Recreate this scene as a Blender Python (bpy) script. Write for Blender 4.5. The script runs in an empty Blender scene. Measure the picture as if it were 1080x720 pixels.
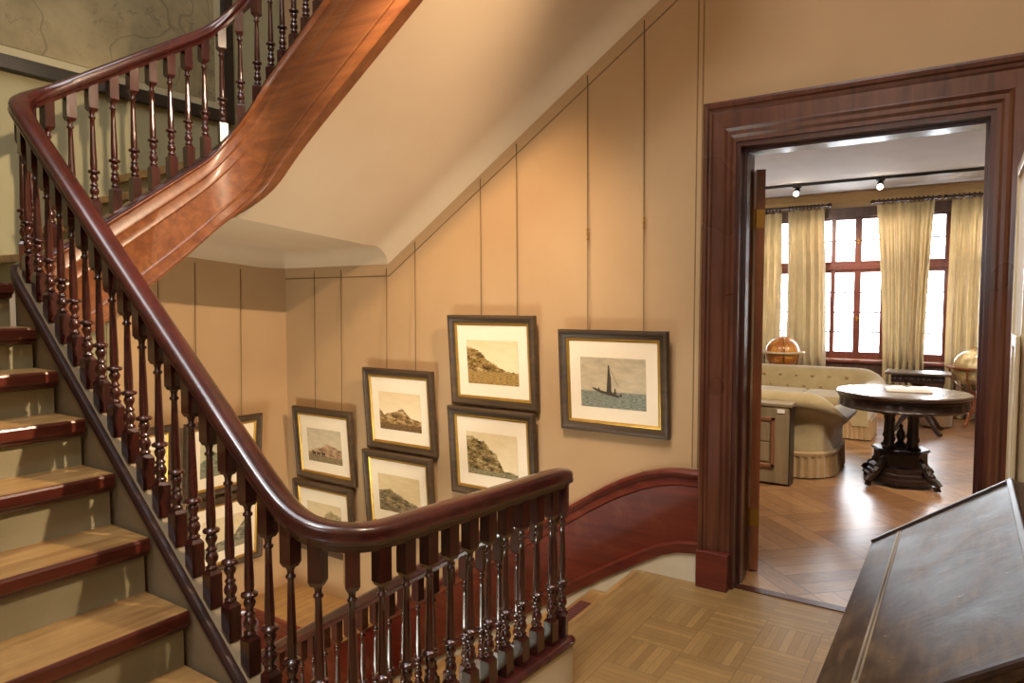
import bpy, bmesh, math, random
from mathutils import Vector, Matrix
random.seed(7)
SC = bpy.context.scene
COL = SC.collection
PI = math.pi
FZ = -0.03                     # floor height of the hall and the salon
YW, YS = 3.65, 3.90            # faces of the wall between hall and salon
XL = -4.65                     # left wall of the stair well

# ------------------------------------------------------------------ colours and materials
def srgb(h):
    h = h.lstrip('#')
    c = [int(h[i:i+2], 16)/255 for i in (0, 2, 4)]
    return tuple(v/12.92 if v <= .04045 else ((v+.055)/1.055)**2.4 for v in c) + (1.,)

class NT:
    def __init__(s, name):
        s.m = bpy.data.materials.new(name); s.m.use_nodes = True
        s.t = s.m.node_tree; s.t.nodes.clear()
        s.out = s.t.nodes.new('ShaderNodeOutputMaterial')
    def node(s, typ, **kw):
        n = s.t.nodes.new(typ)
        for k, v in kw.items(): setattr(n, k, v)
        return n
    def link(s, a, b): s.t.links.new(a, b)
    def put(s, sock, v):
        if v is None: return
        if hasattr(v, 'is_output'): s.link(v, sock)
        else: sock.default_value = v
    def math(s, op, a, b=None, c=None, clamp=False):
        n = s.node('ShaderNodeMath', operation=op); n.use_clamp = clamp
        s.put(n.inputs[0], a); s.put(n.inputs[1], b); s.put(n.inputs[2], c)
        return n.outputs[0]
    def mix(s, f, a, b, bt='MIX'):
        n = s.node('ShaderNodeMix', data_type='RGBA', blend_type=bt)
        s.put(n.inputs[0], f); s.put(n.inputs[6], a); s.put(n.inputs[7], b)
        return n.outputs[2]
    def ramp(s, f, stops, interp='LINEAR'):
        n = s.node('ShaderNodeValToRGB'); r = n.color_ramp; r.interpolation = interp
        while len(r.elements) < len(stops): r.elements.new(.5)
        for e, (p, c) in zip(r.elements, stops):
            e.position = p; e.color = c if not isinstance(c, (int, float)) else (c, c, c, 1)
        s.put(n.inputs[0], f); return n.outputs[0]
    def coord(s, kind='Object'):
        return s.node('ShaderNodeTexCoord').outputs[kind]
    def geo(s): return s.node('ShaderNodeNewGeometry').outputs['Position']
    def mapping(s, v, scale=(1, 1, 1), rot=(0, 0, 0), loc=(0, 0, 0)):
        n = s.node('ShaderNodeMapping'); s.put(n.inputs[0], v)
        n.inputs[1].default_value = loc; n.inputs[2].default_value = rot; n.inputs[3].default_value = scale
        return n.outputs[0]
    def noise(s, v, scale=5, detail=4, rough=.55, dist=0):
        n = s.node('ShaderNodeTexNoise'); s.put(n.inputs['Vector'], v)
        n.inputs['Scale'].default_value = scale; n.inputs['Detail'].default_value = detail
        n.inputs['Roughness'].default_value = rough; n.inputs['Distortion'].default_value = dist
        return n.outputs[0]
    def sep(s, v):
        n = s.node('ShaderNodeSeparateXYZ'); s.put(n.inputs[0], v); return n.outputs
    def comb(s, x, y, z=0.):
        n = s.node('ShaderNodeCombineXYZ')
        for i, v in enumerate((x, y, z)): s.put(n.inputs[i], v)
        return n.outputs[0]
    def bsdf(s, color, rough=.5, metal=0., spec=.5, bump=None, bstr=.2, bdist=.01, coat=0., sheen=0., trans=None):
        b = s.node('ShaderNodeBsdfPrincipled')
        s.put(b.inputs['Base Color'], color); s.put(b.inputs['Roughness'], rough)
        b.inputs['Metallic'].default_value = metal
        b.inputs['Specular IOR Level'].default_value = spec
        b.inputs['Coat Weight'].default_value = coat; b.inputs['Coat Roughness'].default_value = .12 if coat < .7 else .26
        b.inputs['Sheen Weight'].default_value = sheen
        if bump is not None:
            n = s.node('ShaderNodeBump'); n.inputs['Strength'].default_value = bstr
            n.inputs['Distance'].default_value = bdist
            s.put(n.inputs['Height'], bump); s.link(n.outputs[0], b.inputs['Normal'])
        o = b.outputs[0]
        if trans is not None:
            t = s.node('ShaderNodeBsdfTranslucent'); s.put(t.inputs[0], color)
            mx = s.node('ShaderNodeMixShader'); mx.inputs[0].default_value = trans
            s.link(o, mx.inputs[1]); s.link(t.outputs[0], mx.inputs[2]); o = mx.outputs[0]
        s.link(o, s.out.inputs[0]); return s.m

def wood(name, dark, light, axis=0, rough=.3, scale=1., coat=.25, wear=None):
    n = NT(name); v = n.geo()
    sc = [22*scale]*3; sc[axis] = 1.6*scale
    g = n.noise(n.mapping(v, tuple(sc)), 1.0, 6, .6, .6)
    b = n.noise(v, 2.2*scale, 3, .5)
    f = n.math('ADD', n.math('MULTIPLY', g, .65), n.math('MULTIPLY', b, .35))
    c = n.ramp(f, [(.34, srgb(dark)), (.66, srgb(light))])
    if wear:
        w = n.ramp(n.noise(v, 5*scale, 5, .65), [(.55, 0), (.72, 1)])
        c = n.mix(n.math('MULTIPLY', w, .55), c, srgb(wear))
    r = n.math('ADD', n.math('MULTIPLY', b, .18), rough-.09)
    return n.bsdf(c, r, spec=.5, bump=g, bstr=.08, bdist=.004, coat=coat)

def paint(name, a, b=None, rough=.75, scale=3., bump=.0):
    n = NT(name); v = n.geo()
    f = n.noise(v, scale, 4, .55)
    c = n.ramp(f, [(.3, srgb(a)), (.7, srgb(b or a))])
    return n.bsdf(c, rough, spec=.25, bump=n.noise(v, 220, 2) if bump else None, bstr=bump, bdist=.002)

def cloth(name, a, b, rough=.9, weave=260., sheen=.3, trans=None, bstr=.25):
    n = NT(name); v = n.geo()
    f = n.noise(v, 6, 4, .6); w = n.noise(v, weave, 2, .5)
    c = n.ramp(n.math('ADD', n.math('MULTIPLY', f, .7), n.math('MULTIPLY', w, .3)), [(.3, srgb(a)), (.7, srgb(b))])
    return n.bsdf(c, rough, spec=.2, bump=w, bstr=bstr, bdist=.003, sheen=sheen, trans=trans)

def plain(name, h, rough=.4, metal=0., spec=.5, coat=0.):
    n = NT(name); f = n.noise(n.geo(), 30, 3)
    c = n.mix(n.math('MULTIPLY', f, .35), srgb(h), (0, 0, 0, 1))
    return n.bsdf(c, rough, metal, spec, coat=coat)

def glow(name, h, strength):
    n = NT(name); e = n.node('ShaderNodeEmission')
    e.inputs[0].default_value = srgb(h); e.inputs[1].default_value = strength
    n.link(e.outputs[0], n.out.inputs[0]); return n.m

def parquet(name, a, b, size, strips, rough, rot=0., border=None, coat=.3, bstr=.06, seam_k=.4):
    """basket-weave blocks of strips; border = (x limit, y limit): plain boards beyond it"""
    n = NT(name); p = n.geo()
    v = n.mapping(p, (1/size,)*3, (0, 0, rot), (.09, .37, 0))
    x, y, _ = n.sep(v)
    par = n.math('FLOORED_MODULO', n.math('ADD', n.math('FLOOR', x), n.math('FLOOR', y)), 2.)
    par = n.math('GREATER_THAN', par, .5)
    def sel(f, u, w): return n.math('ADD', n.math('MULTIPLY', f, w), n.math('MULTIPLY', n.math('SUBTRACT', 1., f), u))
    across, along = sel(par, x, y), sel(par, y, x)
    if border:
        px, py, _ = n.sep(p)
        bx = n.math('LESS_THAN', px, border[0]); by = n.math('GREATER_THAN', py, border[1])
        by = n.math('MULTIPLY', by, n.math('SUBTRACT', 1., bx))
        across = sel(by, sel(bx, across, n.math('MULTIPLY', px, 1/size*.9)), n.math('MULTIPLY', py, 1/size*.9))
        along = sel(by, sel(bx, along, n.math('MULTIPLY', py, .03/size)), n.math('MULTIPLY', px, .03/size))
        edge_off = n.math('MAXIMUM', bx, by)
    s = n.math('MULTIPLY', across, float(strips))
    ident = n.node('ShaderNodeTexWhiteNoise', noise_dimensions='3D')
    n.put(ident.inputs[0], n.comb(n.math('FLOOR', s), n.math('FLOOR', along), par))
    fr = n.math('FRACT', s)
    seam = n.math('LESS_THAN', n.math('MINIMUM', fr, n.math('SUBTRACT', 1., fr)), .035)
    fa = n.math('FRACT', along)
    bseam = n.math('LESS_THAN', n.math('MINIMUM', fa, n.math('SUBTRACT', 1., fa)), .012)
    grain = n.noise(n.comb(n.math('MULTIPLY', s, 3.5), n.math('MULTIPLY', along, 3.), n.math('MULTIPLY', ident.outputs[0], 20.)), 2.2, 5, .65, .4)
    f = n.math('ADD', n.math('MULTIPLY', grain, .6), n.math('MULTIPLY', ident.outputs[0], .32))
    c = n.ramp(f, [(.2, srgb(a)), (.75, srgb(b))])
    big = n.noise(p, 1.3, 3)
    c = n.mix(n.math('MULTIPLY', big, .35), c, srgb(a))
    sm = n.math('MULTIPLY', n.math('MAXIMUM', seam, bseam), seam_k)
    c = n.mix(sm, c, srgb('#2a1a0e'))
    r = n.math('ADD', n.math('MULTIPLY', n.noise(p, 9, 4), .22), rough-.1)
    return n.bsdf(c, r, spec=.5, bump=n.math('SUBTRACT', grain, sm), bstr=bstr, bdist=.004, coat=coat)

M = {}
M['mahog'] = wood('mahogany_rail', '#240c0a', '#451a15', 0, .27, coat=.5)
M['mahog_z'] = wood('mahogany_turned', '#1f0b09', '#431a14', 2, .24, 2., coat=.5)
M['fascia'] = wood('mahogany_fascia', '#5e321b', '#8c5630', 0, .42, coat=.08)
M['cap'] = wood('dark_string_cap', '#22100c', '#3c1c14', 0, .45, coat=.05)
M['dado'] = wood('mahogany_dado', '#4a150f', '#6e2a1c', 0, .33, coat=.3, wear='#7c4630')
M['casing'] = wood('mahogany_casing', '#3c1d13', '#643825', 2, .3, coat=.35)
M['jamb'] = wood('dark_jamb_wood', '#2e120d', '#4e2418', 2, .32, coat=.35)
M['leafwood'] = wood('door_leaf_wood', '#5a2a17', '#8a4f2a', 2, .35)
M['nosing'] = wood('stair_nosing_wood', '#3c1710', '#602a1b', 1, .3, coat=.3)
M['tread'] = wood('worn_tread_wood', '#7c5630', '#b08a54', 1, .4, wear='#c09a60')
M['riser'] = paint('grey_green_riser_paint', '#827a60', '#968d70', .6)
M['string'] = paint('brown_grey_string_paint', '#7c6c54', '#8b7a60', .55)
M['wall'] = paint('tan_wall_cloth', '#aa8a66', '#b59671', .9, 1.2, .08)
M['wallup'] = paint('stair_wall_cool_light', '#8d8769', '#999375', .9, 1.5, .05)  # olive puts the cooler, dimmer light into the colour of the same wall
M['plaster'] = paint('cream_plaster', '#cbb396', '#d3bda0', .8, 1.4)
M['skirt'] = paint('cream_skirting_paint', '#bdb096', '#cabda4', .6)
M['salonwall'] = paint('salon_wall_paint', '#b39a74', '#bfa680', .85)
M['salonceil'] = paint('salon_ceiling_paint', '#c6c2bf', '#cecac8', .8)
M['hall'] = parquet('hall_parquet', '#7e6038', '#a58452', .245, 7, .40, 0., (-1.25, 3.38), .2)
M['salonfloor'] = parquet('salon_parquet', '#70492c', '#b4875a', .62, 5, .42, PI/4, None, .8, .03, .4)
M['gimp'] = plain('brown_gimp_trim', '#86683f', .8)
M['brass'] = plain('brass', '#b08a48', .35, 1.)
M['wire'] = plain('bronze_hanging_wire', '#6e5436', .55, .3)
M['frame'] = wood('dark_print_frame', '#33261a', '#523f2c', 0, .5, coat=.0)
M['gilt'] = plain('gilt_slip', '#c69a45', .38, .7)
M['mat'] = paint('cream_mat_board', '#e4d4ba', '#e9dac2', .85)
M['black'] = wood('black_map_frame', '#100c0a', '#221a16', 0, .35)
M['winframe'] = wood('window_frame_wood', '#4a2019', '#6a3226', 2, .35)
M['panel'] = wood('window_dado_wood', '#3e2620', '#5b3a30', 2, .4)
M['curtain'] = cloth('straw_curtain_cloth', '#b3a07a', '#cab893', trans=.12)
M['pole'] = wood('dark_pole_wood', '#2e1a12', '#4c2c1e', 0, .35)
M['velvet'] = cloth('sage_tan_velvet', '#8e7d57', '#a89670', sheen=.6)
M['fringe'] = cloth('tan_bullion_fringe', '#8a7048', '#b0926a', sheen=.3)
M['carved'] = wood('carved_dark_oak', '#150b08', '#2c1810', 2, .36, 2., coat=.15)
M['tabletop'] = wood('dark_table_top', '#342620', '#544034', 0, .3, coat=.4)
M['chest'] = wood('limed_grey_chest', '#7a6a50', '#a08d6c', 2, .55, coat=.05)
M['chestred'] = wood('limed_chest_moulding', '#7a4a32', '#9a6c4c', 2, .5, coat=.05)
M['chestdark'] = wood('dark_chest_side', '#1e1510', '#2e211a', 2, .5)
M['paper'] = paint('white_paper', '#e9e6df', '#f2efe9', .8)
M['globe'] = None
M['track'] = plain('black_track_metal', '#1a1715', .4, .3)
M['linen'] = cloth('beige_linen', '#b8a27c', '#cdb892', weave=400)
M['paleframe'] = wood('pale_gilt_frame', '#a58f6c', '#cbb894', 2, .4)
M['bead'] = wood('worn_bead', '#3e3022', '#8a7a60', 1, .4)
M['rubber'] = None
M['desk'] = None
M['bulb'] = glow('lit_spot_lens', '#fff0d8', 40.)
M['foot'] = cloth('brown_ottoman_cloth', '#6e5640', '#8a7056')

def build_special():
    # rubber mat with small ribs
    n = NT('ribbed_rubber_mat'); x, y, z = n.sep(n.geo())
    f = n.math('FRACT', n.math('MULTIPLY', y, 38.)); f = n.math('GREATER_THAN', f, .5)
    g = n.math('GREATER_THAN', n.math('FRACT', n.math('MULTIPLY', x, 38.)), .5)
    M['rubber'] = n.bsdf(n.mix(n.math('MULTIPLY', f, .7), srgb('#3a1716'), srgb('#7a4438')), .6, bump=n.math('MULTIPLY', f, g), bstr=.4)
    # polished, scarred desk leather/wood
    n = NT('scarred_desk_wood'); p = n.geo()
    a = n.noise(p, 7, 6, .62, .5); b = n.noise(n.mapping(p, (6, 1.2, 6)), 9, 5, .6)
    c = n.ramp(n.math('ADD', n.math('MULTIPLY', a, .6), n.math('MULTIPLY', b, .4)),
               [(.38, srgb('#150b06')), (.5, srgb('#2e1d11')), (.64, srgb('#543f29'))])
    sp = n.ramp(n.noise(p, 24, 4, .7), [(.66, 0), (.74, 1)])
    c = n.mix(n.math('MULTIPLY', sp, .5), c, srgb('#94856a'))
    M['desk'] = n.bsdf(c, n.math('ADD', n.math('MULTIPLY', a, .35), .20), spec=.34, bump=n.math('ADD', a, n.math('MULTIPLY', sp, .3)), bstr=.3, bdist=.006, coat=.0)
    # globes
    for key, sea, land in (('globe_w', '#a8642a', '#c98d45'), ('globe_p', '#9c8a62', '#c4b48a')):
        n = NT('printed_globe_' + ('amber' if key == 'globe_w' else 'pale')); o = n.coord('Object')
        f = n.ramp(n.noise(o, 7, 5, .6), [(.47, srgb(sea)), (.53, srgb(land))])
        x, y, z = n.sep(o)
        l = n.math('LESS_THAN', n.math('FRACT', n.math('MULTIPLY', z, 22.)), .07)
        M[key] = n.bsdf(n.mix(n.math('MULTIPLY', l, .4), f, srgb('#5a3a1c')), .3, coat=.5)
    # old wall map: paper with faint drawn lines
    n = NT('old_map_paper'); p = n.geo()
    base = n.ramp(n.noise(p, 2.0, 5, .6), [(.35, srgb('#786c4e')), (.65, srgb('#988a68'))])
    l1 = n.math('ABSOLUTE', n.math('SUBTRACT', n.noise(p, 2.3, 2, .5), .5))
    l2 = n.math('ABSOLUTE', n.math('SUBTRACT', n.noise(n.mapping(p, loc=(3, 1, 7)), 4.5, 5, .7), .5))
    m1 = n.math('LESS_THAN', l1, .008); m2 = n.math('LESS_THAN', l2, .012)
    patch = n.ramp(n.noise(p, 3.1, 3), [(.5, 0), (.6, 1)])
    m = n.math('MAXIMUM', n.math('MULTIPLY', m1, .42), n.math('MULTIPLY', n.math('MULTIPLY', m2, patch), .45))
    M['map'] = n.bsdf(n.mix(m, base, srgb('#4c4030')), .85)
build_special()

def print_mat(name, skyt, skyb, land_d, land_l, prof, water=None, wcol=('#6f776c', '#9aa093'), rough=.06):
    """an aquatint: sky wash, a headland under a height curve, a foreground or sea"""
    n = NT(name); uv = n.coord('UV'); u, v, _ = n.sep(uv)
    cl = n.noise(n.mapping(uv, (2, 3.2, 1)), 2.2, 4, .6)
    sky = n.mix(v, srgb(skyb), srgb(skyt))
    sky = n.mix(n.ramp(cl, [(.35, 0), (.75, .35)]), sky, srgb('#efdcb8'))
    h = n.ramp(u, [(a, b) for a, b in prof])
    h = n.math('ADD', h, n.math('MULTIPLY', n.math('SUBTRACT', n.noise(uv, 22, 4, .75), .5), rough*3.2))
    h = n.math('ADD', h, n.math('MULTIPLY', n.math('SUBTRACT', n.noise(uv, 6, 2, .5), .5), rough*3.))
    mask = n.math('MULTIPLY', n.math('SUBTRACT', h, v), 45., clamp=True)
    tex = n.noise(n.mapping(uv, (1, 1.5, 1)), 26, 6, .75)
    big = n.noise(n.mapping(uv, (1, 1.6, 1)), 6, 5, .7, .4)
    tone = n.math('ADD', n.math('MULTIPLY', tex, .35), n.math('MULTIPLY', big, .65))
    land = n.ramp(tone, [(.40, srgb(land_d)), (.53, srgb(land_l)), (.66, srgb(skyb))])
    c = n.mix(mask, sky, land)
    if water:
        w = n.math('MULTIPLY', n.math('SUBTRACT', n.math('ADD', water, n.math('MULTIPLY', n.math('SUBTRACT', n.noise(uv, 9, 2), .5), rough*.8)), v), 40., clamp=True)
        wt = n.ramp(n.noise(n.mapping(uv, (4, 22, 1)), 4, 4, .6), [(.35, srgb(wcol[0])), (.65, srgb(wcol[1]))])
        c = n.mix(w, c, wt)
    return n.bsdf(c, .7, spec=.2)

# ------------------------------------------------------------------ mesh helpers
def obj(name, bm, mat, parent=None, smooth=False, loc=None):
    me = bpy.data.meshes.new(name)
    bmesh.ops.recalc_face_normals(bm, faces=bm.faces)
    if smooth:
        for f in bm.faces: f.smooth = True
        for e in bm.edges:
            if len(e.link_faces) == 2 and e.calc_face_angle(0) > .7: e.smooth = False
    bm.to_mesh(me); bm.free()
    for m in (mat if isinstance(mat, (list, tuple)) else [mat]): me.materials.append(m)
    o = bpy.data.objects.new(name, me); COL.objects.link(o)
    if parent: o.parent = parent
    if loc is not None: o.location = loc
    return o

def thing(name, label, cat, loc=(0, 0, 0), rz=0., group=None):
    o = bpy.data.objects.new(name, None); COL.objects.link(o)
    o.empty_display_size = .1
    o.location = loc; o.rotation_euler = (0, 0, rz)
    o['label'] = label; o['category'] = cat
    if group: o['group'] = group
    return o
def tag(o, label, cat, group=None):
    o['label'] = label; o['category'] = cat
    if group: o['group'] = group
    return o
def struct(o):
    o['kind'] = 'structure'; return o

def BM(): return bmesh.new()
def box(bm, lo, hi, bev=0.):
    r = bmesh.ops.create_cube(bm, size=1.)
    vs = r['verts']
    for v in vs:
        v.co = Vector([lo[i] + (v.co[i]+.5)*(hi[i]-lo[i]) for i in range(3)])
    if bev:
        es = list({e for v in vs for e in v.link_edges})
        bmesh.ops.bevel(bm, geom=es, offset=bev, segments=2, affect='EDGES', profile=.5)
    return bm
def prism(bm, poly, axis, a, b):
    """poly of 2-D points, extruded along axis from a to b"""
    def P(p, t):
        c = list(p); c.insert(axis, t); return Vector(c)
    va = [bm.verts.new(P(p, a)) for p in poly]; vb = [bm.verts.new(P(p, b)) for p in poly]
    n = len(poly)
    bm.faces.new(va); bm.faces.new(vb[::-1])
    for i in range(n): bm.faces.new((va[i], vb[i], vb[(i+1) % n], va[(i+1) % n]))
    return bm
def lathe(bm, prof, c=(0, 0, 0), seg=14, caps=True, sx=1., sy=1.):
    rings = []
    for r, z in prof:
        rings.append([bm.verts.new((c[0]+sx*r*math.cos(2*PI*k/seg), c[1]+sy*r*math.sin(2*PI*k/seg), c[2]+z)) for k in range(seg)])
    for a, b in zip(rings, rings[1:]):
        for k in range(seg): bm.faces.new((a[k], a[(k+1) % seg], b[(k+1) % seg], b[k]))
    if caps:
        bm.faces.new(rings[0]); bm.faces.new(rings[-1][::-1])
    return bm
def tube(bm, pts, r, seg=8):
    pts = [Vector(p) for p in pts]; rings = []
    rr = r if isinstance(r, (list, tuple)) else [r]*len(pts)
    for i, p in enumerate(pts):
        t = (pts[min(i+1, len(pts)-1)] - pts[max(i-1, 0)]).normalized()
        up = Vector((0, 0, 1)) if abs(t.z) < .95 else Vector((1, 0, 0))
        a = t.cross(up).normalized(); b = a.cross(t)
        rings.append([bm.verts.new(p + rr[i]*(math.cos(2*PI*k/seg)*a + math.sin(2*PI*k/seg)*b)) for k in range(seg)])
    for a, b in zip(rings, rings[1:]):
        for k in range(seg): bm.faces.new((a[k], a[(k+1) % seg], b[(k+1) % seg], b[k]))
    bm.faces.new(rings[0]); bm.faces.new(rings[-1][::-1])
    return bm
def ball(bm, c, r, u=16, v=10, sz=1.):
    prof = [(max(1e-4, r*math.sin(PI*i/v)), -sz*r*math.cos(PI*i/v)) for i in range(v+1)]
    return lathe(bm, prof, c, u)
def sweep(bm, path, prof):
    """path: (x, y, zbase, height); prof: closed loop of (outward offset, height fraction, dz). Outward = right of travel."""
    rings = []
    for i, (x, y, zb, h) in enumerate(path):
        t = Vector((0, 0))
        if i > 0: t += Vector((x-path[i-1][0], y-path[i-1][1])).normalized()
        if i < len(path)-1: t += Vector((path[i+1][0]-x, path[i+1][1]-y)).normalized()
        t.normalize(); n = Vector((t.y, -t.x))
        k = 1.
        if 0 < i < len(path)-1:
            d = Vector((x-path[i-1][0], y-path[i-1][1])).normalized()
            k = 1/max(.5, d.dot(t))
        rings.append([bm.verts.new((x+n.x*o*k, y+n.y*o*k, zb+fz*h+dz)) for o, fz, dz in prof])
    m = len(prof)
    for a, b in zip(rings, rings[1:]):
        for j in range(m): bm.faces.new((a[j], a[(j+1) % m], b[(j+1) % m], b[j]))
    bm.faces.new(rings[0]); bm.faces.new(rings[-1][::-1])
    return bm
def lerp_path(keys, step=.05):
    """densify key tuples linearly"""
    out = []
    for a, b in zip(keys, keys[1:]):
        L = math.dist(a[:2], b[:2]); n = max(1, int(L/step))
        for i in range(n): out.append(tuple(a[k]+(b[k]-a[k])*i/n for k in range(len(a))))
    out.append(tuple(keys[-1])); return out
def smooth_path(p, it=2, keep=()):
    p = [list(q) for q in p]
    for _ in range(it):
        q = [p[0]]
        for i in range(1, len(p)-1):
            q.append([.25*p[i-1][k]+.5*p[i][k]+.25*p[i+1][k] for k in range(len(p[i]))])
        q.append(p[-1]); p = q
    return [tuple(q) for q in p]
def arc(cx, cy, r, a0, a1, n):
    return [(cx+r*math.cos(a0+(a1-a0)*i/n), cy+r*math.sin(a0+(a1-a0)*i/n)) for i in range(n+1)]

# ------------------------------------------------------------------ the shell of the hall
def boxes(name, lst, mat, parent=None, bev=0., kind='structure'):
    bm = BM()
    for lo, hi in lst: box(bm, lo, hi, bev)
    o = obj(name, bm, mat, parent)
    if kind and parent is None: o['kind'] = kind
    return o
DX0, DX1, DZ = -1.02, .08, 2.335           # door opening
ZT = 5.8
floor = boxes('floor', [((-1.53, -1.6, FZ-.25), (.55, YW, FZ)), ((DX0, YW, FZ-.25), (DX1, YW+.02, FZ))], M['hall'])
boxes('floor_salon', [((-4.8, YW+.08, FZ-.25), (2.7, 11.2, FZ)), ], M['salonfloor'])
thr = boxes('trim_1', [((DX0-.01, YW+.02, FZ-.25), (DX1+.01, YW+.08, FZ+.006))], M['jamb'])
boxes('wall_back', [((XL, YW, -3.), (DX0-.001, YS, ZT)), ((DX0-.001, YW, DZ+.001), (DX1+.001, YS, ZT)), ((DX1+.001, YW, -.5), (.55, YS, ZT))], M['wall'])
boxes('wall_left', [((XL-.2, -1.8, 1.9), (XL, YS, ZT)), ((XL-.2, -1.8, -3.), (XL, 2.3, 1.9))], M['wallup'])
boxes('wall_left_lower', [((XL-.2, 2.3, -3.), (XL, YS, 1.9))], M['wall'])
boxes('wall_right', [((.55, -1.8, -.5), (.75, YS, ZT))], M['wall'])
boxes('wall_front', [((XL, -1.8, -3.), (.55, -1.6, ZT))], M['wall'])
boxes('wall_stair', [((XL, -.25, -3.), (-1.55, -.1, ZT))], M['wallup'])
boxes('ceiling', [((XL-.2, -1.8, ZT), (.75, YS, ZT+.2))], M['plaster'])
boxes('wall_well', [((-1.50, -.25, -3.), (-1.36, YW, FZ-.25)), ((-1.64, -.25, -3.), (-1.36, 1.25, FZ-.305))], M['skirt'])
boxes('floor_lower', [((XL, .0, -1.6), (-3.25, YW, -1.32)), ((XL, -.1, -3.), (-1.3, YW, -2.9))], M['hall'])

# ------------------------------------------------------------------ stairs: first flight
fl1 = thing('stair_flight', 'lower stair flight of worn wooden treads rising from the landing to the left', 'stairs', (-1.6, .6, FZ))
def child(o, p):
    o.parent = p; o.matrix_parent_inverse = p.matrix_basis.inverted(); return o
YE = 1.19
TX = [-1.575, -1.79, -2.006, -2.228, -2.443, -2.639, -2.839, -3.008, -3.20]
TZ = [.16, .35, .537, .727, .912, 1.085, 1.248, 1.408, 1.585]
for i, (x, z) in enumerate(zip(TX, TZ)):
    back = TX[i+1]-.05 if i+1 < len(TX) else XL
    if i == len(TX)-1:
        b = box(BM(), (XL+.004, -.09, z-.05), (x-.008, YE, z))
    else:
        b = box(BM(), (back, -.09, z-.05), (x-.008, YE, z))
    t = child(obj('tread', b, M['tread']), fl1)
    zc = z-.0005
    nb = prism(BM(), [(x-.008, z-.05), (x-.008, z-.001), (x-.003, z-.003), (x, z-.010), (x, z-.040), (x-.004, z-.047), (x-.012, z-.050), (x-.016, z-.060), (x-.03, z-.066), (x-.04, z-.066), (x-.04, z-.05)], 1, -.09, YE)
    n = obj('nosing', nb, M['nosing']); n.parent = t; n.matrix_parent_inverse = Matrix()
    zl = TZ[i-1] if i else FZ
    r = child(obj('riser', box(BM(), (x-.06, -.09, zl), (x-.04, YE, z-.05)), M['riser']), fl1)
# sloping underside of the first flight
so = prism(BM(), [(-1.62, FZ-.3), (-1.62, FZ-.24), (-3.3, 1.20), (-4.6, 1.20), (-4.6, 1.12), (-3.26, 1.12)], 1, -.09, 1.2)
child(obj('soffit', so, M['plaster']), fl1)

# ------------------------------------------------------------------ the run of the balustrade: (x, y, z rail top, z base)
def zr1(x): return 1.031+.846*(-1.714-x)
def zc1(x): return .434+.853*(-1.829-x)
F3S = .67
def f3top(x): return 3.010+F3S*(x+2.687)
def f3bot(x): return 2.500+F3S*(x+2.687)
XC, YC, RC = -3.40, 2.42, .22
keys = []
x = -.95
while x > XC+RC+.001:
    keys.append((x, YC, f3top(x)+.62, f3top(x))); x -= .1
a_arc = arc(XC+RC, YC-RC, RC, PI/2, PI, 10)
zA, zB = f3top(XC+RC), 1.902+.728*(YC-RC-1.646)
for i, (ax, ay) in enumerate(a_arc):
    f = i/10; zt = zA+(zB-zA)*f
    keys.append((ax, ay, zt+.63+.03*f, zt))
for y in (2.1, 2.0, 1.9, 1.8, 1.7, 1.6, 1.5):
    keys.append((XC, y, 2.375+.66*(y-1.302), 1.902+.728*(y-1.646)))
for ax, ay in arc(XC+.17, 1.25+.17, .17, PI, PI*1.5, 7):
    ff = (ax-XC+1.42-ay)/.34; keys.append((ax, ay, 2.452-.137*ff, 1.737-.108*ff))
keys += [(-3.17, 1.245, zr1(-3.17), zc1(-3.17))]
x = -3.1
while x < -1.76:
    keys.append((x, 1.245, zr1(x), zc1(x))); x += .1
keys += [(-1.70, 1.245, 1.02, .325), (-1.63, 1.245, .963, .262), (-1.57, 1.248, .925, .215)]
for i, (ax, ay) in enumerate(arc(-1.55, 1.40, .15, -PI/2+.05, -.1, 7)):
    keys.append((ax, ay, .905-.005*i, .19-.003*i))
keys += [(-1.385, 1.55, .868, .168), (-1.36, 1.8, .862, .167), (-1.335, 2.1, .858, .167), (-1.318, 2.30, .855, .167)]
for i, (ax, ay) in enumerate(arc(-1.372, 2.36, .058, 0, PI/2, 4)[1:]):
    keys.append((ax, ay, .845-.01*i, .16-.012*i))
x = -1.45
while x > -3.5:
    keys.append((x, 2.42, .70+.634*(x+1.45), .02+.634*(x+1.45))); x -= .1
run = smooth_path(lerp_path(keys, .022), 6)

bal = thing('balustrade', 'dark mahogany balustrade winding round the open stair well', 'balustrade', (-1.32, 2.3, .15))
rail_prof = [(-.020, 0, -.078), (-.024, 0, -.060), (-.036, 0, -.054), (-.041, 0, -.042), (-.037, 0, -.030), (-.039, 0, -.020), (-.034, 0, -.008), (-.022, 0, -.001), (0, 0, .002),
             (.022, 0, -.001), (.034, 0, -.008), (.039, 0, -.020), (.037, 0, -.030), (.041, 0, -.042), (.036, 0, -.054), (.024, 0, -.060), (.020, 0, -.078)]
child(obj('handrail', sweep(BM(), [(p[0], p[1], p[2], 0) for p in run], rail_prof), M['mahog'], smooth=True), bal)

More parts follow.
